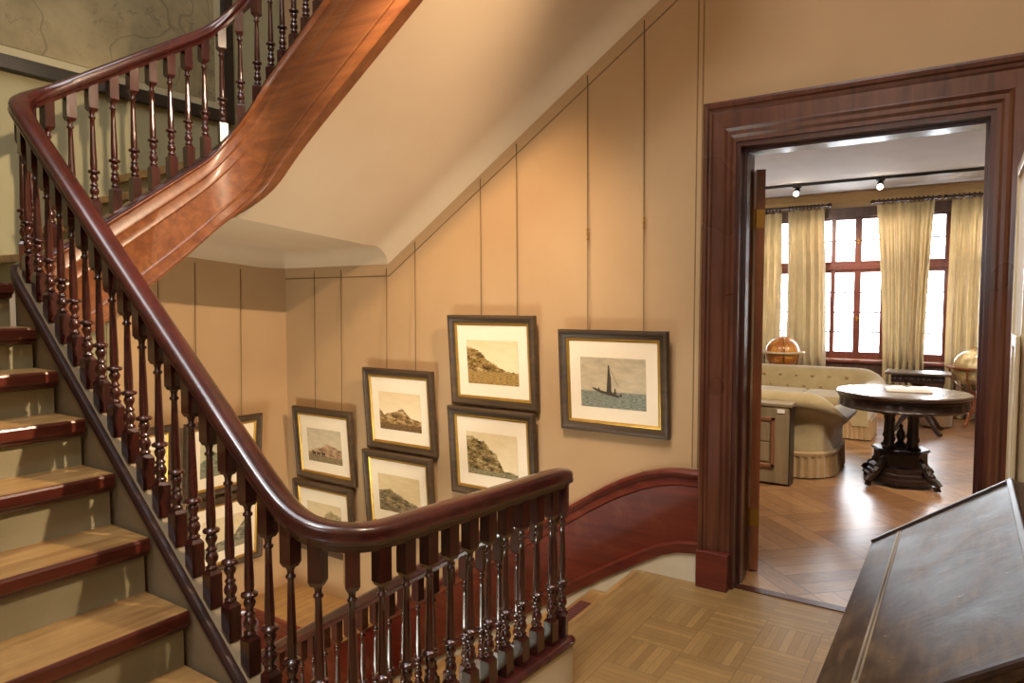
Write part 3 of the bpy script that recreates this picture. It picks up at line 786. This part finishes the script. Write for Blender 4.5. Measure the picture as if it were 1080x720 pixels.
# ------------------------------------------------------------------ the salon beyond the doorway
SX0, SX1, SYW, SZ = -4.6, 2.6, 11.0, 3.10
boxes('ceiling_salon', [((SX0-.2, YS, SZ), (SX1+.2, SYW+.3, SZ+.15))], M['salonceil'])
boxes('wall_salon_left', [((SX0-.2, YS, FZ-.25), (SX0, SYW+.3, SZ))], M['salonwall'])
boxes('wall_salon_right', [((SX1, YS, FZ-.25), (SX1+.2, SYW+.3, SZ))], M['salonwall'])
boxes('wall_salon_front', [((.56, YS-.2, FZ-.25), (SX1, YS, SZ))], M['salonwall'])
WIN = [(-3.434, -2.13), (-1.986, -.682), (-.574, .73)]
WZ0, WZ1 = .70, 2.80
ws = [((SX0, SYW, FZ-.25), (SX1, SYW+.3, WZ0)), ((SX0, SYW, WZ1), (SX1, SYW+.3, SZ))]
xs = [SX0] + [v for w in WIN for v in w] + [SX1]
for i in range(0, len(xs), 2): ws.append(((xs[i], SYW, WZ0), (xs[i+1], SYW+.3, WZ1)))
boxes('wall_salon_windows', ws, M['salonwall'])
# panelled wood round and under the windows
pb = BM()
box(pb, (SX0, SYW-.03, FZ), (SX1, SYW, WZ0-.04))
for i in range(9):
    xa = -3.5+.62*i; box(pb, (xa, SYW-.042, .12), (xa+.5, SYW-.029, .56), .006)
box(pb, (SX0, SYW-.06, FZ), (SX1, SYW-.02, FZ+.12), .006)
box(pb, (-3.6, SYW-.03, WZ1-.06), (SX1-.4, SYW, SZ-.22))
for i in range(0, len(xs), 2): box(pb, (max(xs[i], -3.6), SYW-.03, WZ0-.05), (min(xs[i+1], 1.0), SYW, WZ1))
struct(obj('trim_4', pb, M['panel']))
cb = BM(); prism(cb, [(SYW, SZ-.14), (SYW-.02, SZ-.14), (SYW-.04, SZ-.10), (SYW-.10, SZ-.04), (SYW-.13, SZ-.03), (SYW-.13, SZ), (SYW, SZ)], 0, SX0, SX1)
struct(obj('trim_5', cb, M['salonwall']))
gl = NT('window_glass'); tr = gl.node('ShaderNodeBsdfTransparent'); gs = gl.node('ShaderNodeBsdfGlossy'); gs.inputs['Roughness'].default_value = .02
mx = gl.node('ShaderNodeMixShader'); mx.inputs[0].default_value = .05; gl.link(tr.outputs[0], mx.inputs[1]); gl.link(gs.outputs[0], mx.inputs[2]); gl.link(mx.outputs[0], gl.out.inputs[0])
M['glass'] = gl.m
M['lead'] = plain('window_lead', '#6a625c', .5, .5)
for k, (a, b_) in enumerate(WIN):
    w = bpy.data.objects.new('window_%d' % (k+1), None); COL.objects.link(w); struct(w); w.location = ((a+b_)/2, SYW, WZ0)
    fb = BM(); yf0, yf1 = SYW+.02, SYW+.10
    box(fb, (a, yf0, WZ0), (b_, yf1, WZ0+.10)); box(fb, (a, yf0, WZ1-.09), (b_, yf1, WZ1))
    box(fb, (a, yf0, 1.945), (b_, yf1, 2.115)); box(fb, (a-.0, yf0-.02, 1.985), (b_, yf0, 2.06), .008)
    child(obj('frame', fb, M['winframe']), w)
    for i in range(5):
        xm = a+i*(b_-a)/4; hw = .045 if i in (0, 2, 4) else .03
        if i in (0, 4): hw = .04
        child(obj('mullion', box(BM(), (max(xm-hw, a-.01), yf0-.005, WZ0), (min(xm+hw, b_+.01), yf1-.005, WZ1), .008), M['winframe']), w)
    for i in range(4):
        x0, x1 = a+i*(b_-a)/4, a+(i+1)*(b_-a)/4
        for z0, z1, bars in ((WZ0+.1, 1.945, 3), (2.115, WZ1-.09, 1)):
            p = child(obj('pane', box(BM(), (x0+.02, SYW+.055, z0), (x1-.02, SYW+.061, z1)), M['glass']), w)
            lb = BM()
            for j in range(bars):
                zz = z0+(j+1)*(z1-z0)/(bars+1); box(lb, (x0+.02, SYW+.050, zz-.011), (x1-.02, SYW+.066, zz+.011))
            o = obj('leading', lb, M['lead']); o.parent = p; o.matrix_parent_inverse = (w.matrix_basis @ Matrix()).inverted() @ w.matrix_basis
    sb = BM(); box(sb, (a-.05, SYW-.12, WZ0-.05), (b_+.05, SYW+.03, WZ0-.005), .01)
    child(obj('window_sill', sb, M['winframe']), w)
    hd = BM()
    for zz in (1.25, 2.36):
        box(hd, ((a+b_)/2-.012, yf0-.02, zz), ((a+b_)/2+.012, yf0-.002, zz+.07), .003); tube(hd, [((a+b_)/2, yf0-.03, zz+.035), ((a+b_)/2+.07, yf0-.03, zz+.035)], .007)
    child(obj('handle', hd, M['brass']), w)

# curtains
YCU = 10.78
def curtain(label, x0, x1, zt, n, taper=(0, 0), rings=8):
    t = thing('curtain', label, 'curtain', ((x0+x1)/2, YCU, FZ), 0, 'straw curtains at the salon windows')
    bm = BM(); nu, nv = n*16, 14; V = []
    ph = random.random()*6
    for j in range(nv+1):
        v = j/nv; z = zt-(zt-FZ-.015)*v; row = []
        pin = math.sin(min(1, v*1.15)*PI/2)
        a, b = x0+taper[0]*pin, x1-taper[1]*pin
        for i in range(nu+1):
            u = i/nu; amp = .024+.034*min(1, v*3)
            uu = u+.012*math.sin(3*u+ph+2*v)
            row.append(bm.verts.new((a+(b-a)*u, YCU+amp*1.25*(math.sin(2*PI*n*uu+ph)+.4*math.sin(4*PI*n*uu+1.3*ph+v)+.25*math.sin(2*PI*n*.5*uu+ph))+.012*math.sin(2*PI*n*.37*uu+2*v+ph), z)))
        V.append(row)
    for j in range(nv):
        for i in range(nu): bm.faces.new((V[j][i], V[j][i+1], V[j+1][i+1], V[j+1][i]))
    r = bmesh.ops.solidify(bm, geom=bm.faces[:], thickness=.004)
    child(obj('drape', bm, M['curtain'], smooth=True), t)
    for i in range(rings):
        xx = x0+(x1-x0)*(i+.5)/rings
        rb = BM(); pts = [(xx+.004*math.sin(k), YCU+.03*math.cos(2*PI*k/12), zt+.045+.03*math.sin(2*PI*k/12)) for k in range(13)]
        tube(rb, pts, .0075, 6); child(obj('curtain_ring', rb, M['pole'], smooth=True), t)
curtain('straw curtain half hidden behind the open door leaf, leftmost of the four', -2.78, -2.345, 2.84, 4, rings=9)
curtain('straw curtain behind the amber globe, left of the central window', -2.265, -1.76, 2.855, 5, (0, -.06), rings=10)
curtain('wide straw curtain narrowing downwards, right of the central window', -1.085, -.40, 2.865, 6, (.13, .07), rings=13)
curtain('straw curtain beside the pale globe, close to the right door jamb', -.215, .45, 2.865, 6, (-.02, .0), rings=12)
for lab, xa, xb in (('dark curtain pole above the left curtains', -2.85, -1.70), ('dark curtain pole above the wide curtain right of the central window', -1.13, -.36), ('dark curtain pole above the curtain by the pale globe', -.27, .55)):
    b = BM(); tube(b, [(xa, YCU, 2.91), (xb, YCU, 2.91)], .017, 10)
    ball(b, (xa-.01, YCU, 2.91), .03, 10, 8); ball(b, (xb+.01, YCU, 2.91), .03, 10, 8)
    for xx in (xa+.04, xb-.04): box(b, (xx-.01, YCU, 2.90), (xx+.01, SYW-.02, 2.92))
    tag(obj('curtain_pole', b, M['pole'], None, True), lab, 'curtain pole', 'curtain poles at the salon windows')

# track lighting
tk = thing('track_light', 'black ceiling track with spotlights across the salon ceiling', 'light', (-1., 9.85, SZ))
child(obj('track', box(BM(), (-4.2, 9.83, SZ-.035), (2.2, 9.87, SZ), .004), M['track']), tk)
for xx in (-3.2, -1.95, -.96, .32):
    b = BM(); tube(b, [(xx, 9.85, SZ-.03), (xx, 9.85, SZ-.08)], .012); box(b, (xx-.05, 9.82, SZ-.055), (xx+.05, 9.88, SZ-.03), .004)
    tube(b, [(xx, 9.87, SZ-.075), (xx, 9.80, SZ-.13)], [.036, .044], 14)
    h = child(obj('spot_head', b, M['track'], smooth=True), tk)
    lb = BM(); ball(lb, (xx, 9.790, SZ-.137), .034, 12, 8); o = obj('bulb', lb, M['bulb'], None, True); o.parent = h

# sofas
def sofa(label, cx, cy, rz, w, d, hb=.76, ha=.60, group='tufted sofas in the salon'):
    t = thing('sofa', label, 'sofa', (cx, cy, FZ), rz, group)
    R = .28; hw, hd = w/2, d/2
    base = [(hw, -hd), (hw, hd-R)] + arc(hw-R, hd-R, R, 0, PI/2, 10)[1:] + [(-hw+R, hd)] + arc(-hw+R, hd-R, R, PI/2, PI, 10)[1:] + [(-hw, -hd)]
    keys = []
    for i, (x, y) in enumerate(base):
        keys.append((x, y))
    P = lerp_path([(x, y, 0.) for x, y in keys], .05)
    def hgt(x, y):
        s = ((y+hd)/d-.66)/.34; s = max(0, min(1, s)); s = s*s*(3-2*s)
        return ha+(hb-ha)*s
    path = [(x, y, .16, hgt(x, y)-.16) for x, y, _ in P]
    outer = [(0, 0, 0), (.004, .3, 0), (.0, .62, 0)]
    roll = [(.045+.085*math.cos(a), .80, .085*math.sin(a)+.0) for a in [(-.62+1.75*i/12)*PI for i in range(1, 11)]]
    prof = [(-.16, 0, 0), (0, 0, 0), (-.008, .35, 0), (.0, .60, 0), (.04, .72, 0), (.085, .76, 0), (.112, .83, 0), (.112, .90, 0), (.085, .96, 0), (.04, 1.0, 0), (-.02, 1.0, 0), (-.07, .96, 0), (-.11, .88, 0), (-.14, .7, 0), (-.17, .45, 0), (-.18, .2, 0)]
    obj('back_and_arms', sweep(BM(), path, prof), M['velvet'], t, True)
    # scroll fronts of the arms
    for sx in (1, -1):
        b = BM(); pr = [((o*sx+sx*hw), .16+f*(ha-.16)) for o, f, _ in prof]
        prism(b, pr, 1, -hd-.03, -hd+.01); obj('arm_front', b, M['velvet'], t)
    b = BM(); box(b, (-hw+.10, -hd+.02, .16), (hw-.10, hd-.1, .36), .02); obj('seat_base', b, M['velvet'], t, True)
    for i in range(3):
        x0 = -hw+.16+i*(w-.32)/3; b = BM(); box(b, (x0+.004, -hd-.01, .355), (x0+(w-.32)/3-.004, hd-.16, .47), .035); obj('seat_cushion', b, M['velvet'], t, True)
    # bullion fringe all round
    F = lerp_path([(x, y, 0.) for x, y in keys + [keys[0]]], .012)
    b = BM(); rows = []
    for i, (x, y, _) in enumerate(F):
        q = F[(i+1) % len(F)]; tx, ty = q[0]-x, q[1]-y; l = math.hypot(tx, ty) or 1
        o = .016+.009*math.sin(i*1.5)
        nx, ny = ty/l, -tx/l
        rows.append([(x+nx*.012, y+ny*.012, .235), (x+nx*.026, y+ny*.026, .225), (x+nx*.022, y+ny*.022, .20), (x+nx*o, y+ny*o, .19), (x+nx*(o+.008), y+ny*(o+.008), .012), (x-nx*.005, y-ny*.005, .012), (x-nx*.005, y-ny*.005, .235)])
    V = [[b.verts.new(c) for c in r] for r in rows]
    m = len(rows[0])
    for i in range(len(V)-1):
        for j in range(m): b.faces.new((V[i][j], V[i+1][j], V[i+1][(j+1) % m], V[i][(j+1) % m]))
    b.faces.new(V[0]); b.faces.new(V[-1][::-1])
    obj('fringe', b, M['fringe'], t)
    # tufting buttons on the inside of the back
    for r in range(2):
        for i in range(8):
            xx = -hw+.32+(w-.64)*(i+.5*r)/7.5
            b = BM(); ball(b, (xx, hd-.135-.02*(1-r), .47+.13*r+.03), .020, 10, 6); obj('button', b, M['fringe'], t, True)
    for sx in (-1, 1):
        for sy in (-1, 1):
            b = BM(); lathe(b, [(.018, 0), (.026, .05), (.03, .17)], (sx*(hw-.1), sy*(hd-.1), 0), 10); obj('leg', b, M['carved'], t, True)
    return t
sofa('sage-tan sofa seen from the back, nearest the doorway, behind the low cabinet', -1.98, 6.74, PI, 2.05, .82, .76, .565)
sofa('sage-tan sofa by the windows facing the room, its tufted back in view', -1.93, 8.92, 0., 2.10, .86, .735, .62)

# low panelled cabinet against the near sofa
cbx = thing('low_cabinet', 'low grey-brown panelled cabinet with a small white tag, behind the near sofa', 'cabinet', (-1.75, 6.10, FZ))
cx0, cx1, cy0, cy1, cz = -2.25, -1.185, 5.97, 6.16, .665
child(obj('body', box(BM(), (cx0, cy0+.02, FZ), (cx1-.012, cy1, cz-.03), .004), M['chestdark']), cbx)
child(obj('top_board', box(BM(), (cx0-.01, cy0-.005, cz-.03), (cx1, cy1+.01, cz), .006), M['chest']), cbx)
for xa, xb in ((cx0, (cx0+cx1)/2-.003), ((cx0+cx1)/2+.003, cx1-.02)):
    b = BM(); box(b, (xa, cy0, FZ+.02), (xb, cy0+.022, cz-.035), .003)
    d = child(obj('door', b, M['chest']), cbx)
    b = BM(); m = .11
    for lo, hi in (((xa+m, cy0-.012, .12), (xa+m+.03, cy0, .545)), ((xb-m-.03, cy0-.012, .12), (xb-m, cy0, .545)), ((xa+m, cy0-.012, .515), (xb-m, cy0, .545)), ((xa+m, cy0-.012, .12), (xb-m, cy0, .15))): box(b, lo, hi, .004)
    o = obj('moulding', b, M['chestred']); o.parent = d
    b = BM(); box(b, (xa+m+.045, cy0-.008, .17), (xb-m-.045, cy0, .33), .003); box(b, (xa+m+.045, cy0-.008, .34), (xb-m-.045, cy0, .50), .003)
    o = obj('raised_panel', b, M['chest']); o.parent = d
child(obj('paper_tag', box(BM(), (cx1-.115, cy0-.004, .585), (cx1-.055, cy0, .617)), M['paper']), cbx)

# round carved centre table
rt = thing('round_table', 'round dark carved pedestal table in the middle of the salon', 'table', (-.44, 6.66, FZ))
obj('tabletop', lathe(BM(), [(.02, .742), (.45, .742), (.495, .750), (.508, .762), (.510, .775), (.500, .785), (.02, .787)], seg=64), M['tabletop'], rt, True)
b = BM(); seg = 96; pf = [(.44, .655), (.475, .650), (.488, .665), (.478, .68), (.476, .72), (.492, .735), (.492, .748), (.44, .748)]
rg = []
for r, z in pf:
    rg.append([b.verts.new(((r+(.006*math.sin(k*PI*.5) if .655 < z < .73 else 0))*math.cos(2*PI*k/seg), (r+(.006*math.sin(k*PI*.5) if .655 < z < .73 else 0))*math.sin(2*PI*k/seg), z)) for k in range(seg)])
for A, B in zip(rg, rg[1:]+rg[:1]):
    for k in range(seg): b.faces.new((A[k], A[(k+1) % seg], B[(k+1) % seg], B[k]))
obj('apron', b, M['carved'], rt, True)
cp = [(.052, .30), (.058, .315), (.040, .33), (.034, .36), (.046, .39), (.036, .42), (.033, .52), (.040, .55), (.034, .57), (.046, .60), (.062, .64), (.075, .655)]
for k in range(4):
    a = PI/4+k*PI/2+.15; obj('column', lathe(BM(), cp, (.125*math.cos(a), .125*math.sin(a), 0), 14), M['carved'], rt, True)
obj('finial', lathe(BM(), [(.06, .29), (.05, .33), (.022, .36), (.038, .40), (.03, .44), (.012, .47), (.018, .49), (.001, .515)], seg=12), M['carved'], rt, True)
b = BM(); box(b, (-.20, -.20, .635), (.20, .20, .665), .01)
for k in range(4):
    a = PI/4+k*PI/2+.15; tube(b, [(.12*math.cos(a), .12*math.sin(a), .60), (.22*math.cos(a), .22*math.sin(a), .635), (.36*math.cos(a), .36*math.sin(a), .66)], [.035, .03, .02], 8)
obj('bracket', b, M['carved'], rt)
obj('pedestal_block', lathe(BM(), [(.235, .135), (.24, .15), (.215, .165), (.205, .17), (.20, .27), (.215, .285), (.225, .295), (.21, .305)], seg=8), M['carved'], rt)
obj('plinth', lathe(BM(), [(.26, .03), (.275, .035), (.275, .07), (.255, .08), (.25, .105), (.235, .115), (.235, .14)], seg=8), M['carved'], rt)
for k in range(4):
    a = PI/4+k*PI/2+.15; c, s = math.cos(a), math.sin(a)
    pts = [(.17, .23), (.22, .17), (.27, .12), (.31, .085), (.345, .075), (.37, .055), (.365, .028), (.34, .022), (.325, .038), (.335, .052)]
    b = BM(); tube(b, [(r*c, r*s, z) for r, z in pts], [.035, .036, .034, .032, .030, .026, .022, .02, .016, .012], 8)
    for q in range(3): ball(b, ((.20+.05*q)*c, (.20+.05*q)*s, .215-.05*q), .028, 8, 6)
    obj('foot', b, M['carved'], rt, True)
bk = thing('booklet', 'white open booklet lying on the round carved table', 'booklet', (-.40, 6.70, FZ+.788), .15)
b = BM()
for sx in (-1, 1):
    P = [(0, .0), (0, .018), (sx*.04, .03), (sx*.10, .027), (sx*.17, .018), (sx*.17, .006), (sx*.17, .0)]
    prism(b, P, 1, -.12, .12)
obj('pages', b, M['paper'], bk)
obj('cover', box(BM(), (-.175, -.124, 0.), (.175, .124, .003)), M['chestred'], bk)

# second, smaller table beyond it
st = thing('side_table', 'small dark table with a narrow oblong top, beyond the round table', 'table', (-.46, 9.4, FZ))
b = BM(); box(b, (-.335, -.22, .695), (.335, .22, .725), .012); obj('tabletop', b, M['tabletop'], st)
b = BM(); box(b, (-.27, -.16, .60), (.27, .16, .695), .006)
for i in range(9): ball(b, (-.24+.06*i, -.165, .645), .026, 8, 6)
obj('frieze', b, M['carved'], st)
obj('pedestal', lathe(BM(), [(.09, .22), (.10, .25), (.06, .30), (.045, .36), (.075, .43), (.05, .50), (.06, .55), (.10, .60)], seg=14), M['carved'], st, True)
for k in range(4):
    a = PI/4+k*PI/2; c, s = math.cos(a), math.sin(a)
    b = BM(); tube(b, [(.05*c, .05*s, .27), (.13*c, .13*s, .25), (.22*c, .22*s, .15), (.30*c, .30*s, .05), (.34*c, .34*s, .03), (.36*c, .36*s, .035)], [.035, .035, .028, .024, .026, .02], 8)
    obj('leg', b, M['carved'], st, True)
# ottoman
ot = thing('ottoman', 'low brown upholstered ottoman behind the round table, under the far window', 'ottoman', (-.33, 10.0, FZ))
obj('seat', lathe(BM(), [(.20, .30), (.225, .32), (.23, .36), (.21, .40), (.15, .425), (.02, .43)], seg=28), M['foot'], ot, True)
obj('skirt', lathe(BM(), [(.19, .02), (.21, .02), (.222, .15), (.218, .31), (.19, .31)], seg=28), M['foot'], ot, True)
for k in range(3):
    a = k*2*PI/3; obj('foot', lathe(BM(), [(.02, 0), (.026, .03)], (.14*math.cos(a), .14*math.sin(a), 0), 10), M['carved'], ot)

# globes
def globe(label, x, y, zc, r, key, rz):
    t = thing('floor_globe', label, 'globe', (x, y, FZ), rz, None)
    zc -= FZ
    g = BM(); ball(g, (0, 0, 0), r, 32, 20); o = obj('globe_ball', g, M[key], t, True, (0, 0, zc)); o.rotation_euler = (.41, 0, 0)
    obj('horizon_ring', lathe(BM(), [(r*1.05, -.012), (r*1.30, -.012), (r*1.32, 0), (r*1.30, .012), (r*1.05, .012), (r*1.05, -.012)], (0, 0, zc), 40, False), M['paleframe'] if key == 'globe_w' else M['leafwood'], t)
    b = BM(); tube(b, [(0, r*1.06*math.cos(2*PI*k/32), zc+r*1.06*math.sin(2*PI*k/32)) for k in range(33)], .009, 6); obj('meridian_ring', b, M['brass'], t, True)
    for k in range(4):
        a = PI/4+k*PI/2; c, s = math.cos(a), math.sin(a)
        b = BM(); tube(b, [(r*1.2*c, r*1.2*s, zc-.01), (r*1.12*c, r*1.12*s, zc-r*.6), (r*.7*c, r*.7*s, zc-r*1.05), (.07*c, .07*s, zc-r*1.25)], .012, 8)
        obj('arm', b, M['leafwood'], t, True)
        b = BM(); tube(b, [(.03*c, .03*s, .20), (.12*c, .12*s, .17), (.22*c, .22*s, .08), (.29*c, .29*s, .025), (.32*c, .32*s, .03)], [.022, .022, .018, .016, .02], 8)
        obj('leg', b, M['leafwood'], t, True)
    obj('pillar', lathe(BM(), [(.035, .15), (.045, .18), (.022, .22), (.03, zc-r*1.25-.06), (.045, zc-r*1.25-.02), (.08, zc-r*1.25+.005)], seg=14), M['leafwood'], t, True)
globe('amber globe on a stand behind the far sofa, left of the central window', -2.07, 9.75, .845, .215, 'globe_w', .3)
globe('pale globe on a splayed-leg stand by the right door jamb', .10, 10.32, .70, .235, 'globe_p', .5)

# ------------------------------------------------------------------ lights
def spot(name, loc, target, energy, color, size, blend=.5, rad=.04):
    l = bpy.data.lights.new(name, 'SPOT'); l.energy = energy; l.color = color; l.spot_size = math.radians(size); l.spot_blend = blend; l.shadow_soft_size = rad
    o = bpy.data.objects.new(name, l); COL.objects.link(o); o.location = loc
    o.rotation_euler = (Vector(target)-Vector(loc)).to_track_quat('-Z', 'Y').to_euler(); return o
def area(name, loc, target, energy, color, sx, sy):
    l = bpy.data.lights.new(name, 'AREA'); l.shape = 'RECTANGLE'; l.size = sx; l.size_y = sy; l.energy = energy; l.color = color
    o = bpy.data.objects.new(name, l); COL.objects.link(o); o.location = loc
    o.rotation_euler = (Vector(target)-Vector(loc)).to_track_quat('-Z', 'Y').to_euler(); return o
spot('hall_spot', (.30, 2.25, 3.55), (-4.4, 2.2, .9), 780, (1., .76, .52), 60, .7, .03)
spot('picture_spot', (-1.6, 1.7, 3.4), (-2.75, 3.65, 1.15), 330, (1., .71, .43), 62, .9, .05)
spot('stair_spot', (.30, 2.25, 3.55), (-2.2, 1.2, .4), 220, (1., .82, .60), 50, .5, .03)
spot('fascia_spot', (.30, 2.25, 3.55), (-3.4, 1.75, 1.95), 260, (1., .76, .50), 22, .35, .02)
spot('landing_floor_fill', (-.35, 2.3, 3.6), (-.95, 2.75, 0), 110, (1., .86, .68), 62, .8, .08)  # added fill that brightens the landing floor, no lamp known there
area('stair_top_fill', (-1.8, .9, ZT-.05), (-1.8, .9, 0), 120, (.92, .97, 1.), 3.2, 1.6)  # added ambient fill at the top of the stair well, no opening built
area('landing_top_fill', (-1.0, -.6, ZT-.05), (-.6, .4, 0), 230, (.97, .99, 1.), 1.2, 1.2)  # added overhead fill for the landing, out of view
area('hall_front_fill', (-.6, -1.57, 2.0), (-.9, 2., 1.2), 32, (.95, .97, 1.), 1.3, 1.6)  # added frontal fill behind the camera, lifts string and casing; no window there
area('lower_well_fill', (-2.6, -.05, -1.3), (-4.0, 3.6, 1.1), 150, (.95, 1., .90), 1.4, .8)  # added fill low in the well, lifts the shaded band on the left wall
for xx, yy, tx, ty in ((-.6, 4.9, -1.4, 6.6), (.7, 5.2, -.2, 8.), (-2.9, 5.2, -2.4, 8.6), (1.6, 7., .2, 9.)):
    spot('salon_fill_spot', (xx, yy, SZ-.06), (tx, ty, .3), 260, (1., .84, .66), 100, .8, .06)  # unseen lamps added to lift the salon interior against the bright windows
for a, b_ in WIN:
    l = bpy.data.lights.new('window_portal', 'AREA'); l.shape = 'RECTANGLE'; l.size = b_-a; l.size_y = WZ1-WZ0; l.cycles.is_portal = True
    o = bpy.data.objects.new('window_portal', l); COL.objects.link(o); o.location = ((a+b_)/2, SYW+.25, (WZ0+WZ1)/2)
    o.rotation_euler = Vector((0, -1, 0)).to_track_quat('-Z', 'Z').to_euler()
for xx in (-1.95, -.96, .32, -3.2):
    spot('salon_spot', (xx, 9.74, SZ-.19), (xx+.1, 11., 1.4), 140, (1., .80, .58), 90, .7)
w = bpy.data.worlds.new('sky'); SC.world = w; w.use_nodes = True
nt = w.node_tree; bg = nt.nodes['Background']; bg.inputs[0].default_value = (.86, .93, 1., 1.); bg.inputs[1].default_value = 17.

# ------------------------------------------------------------------ camera
cam = bpy.data.cameras.new('camera'); cam.sensor_fit = 'HORIZONTAL'; cam.sensor_width = 36.; cam.lens = 722/1080*36; cam.clip_start = .05
co = bpy.data.objects.new('camera', cam); COL.objects.link(co); co.location = (0, 0, 1.5)
co.rotation_euler = (math.radians(90-3.17), 0, math.radians(33.6))
SC.camera = co
vs = SC.view_settings
vs.view_transform = 'Standard'; vs.look = 'None'; vs.exposure = 0.; vs.gamma = 1.; vs.use_curve_mapping = False
SC.cycles.use_denoising = True
SC.cycles.max_bounces = 8; SC.cycles.diffuse_bounces = 4; SC.cycles.glossy_bounces = 4; SC.cycles.sample_clamp_indirect = 8.
bpy.context.view_layer.update()
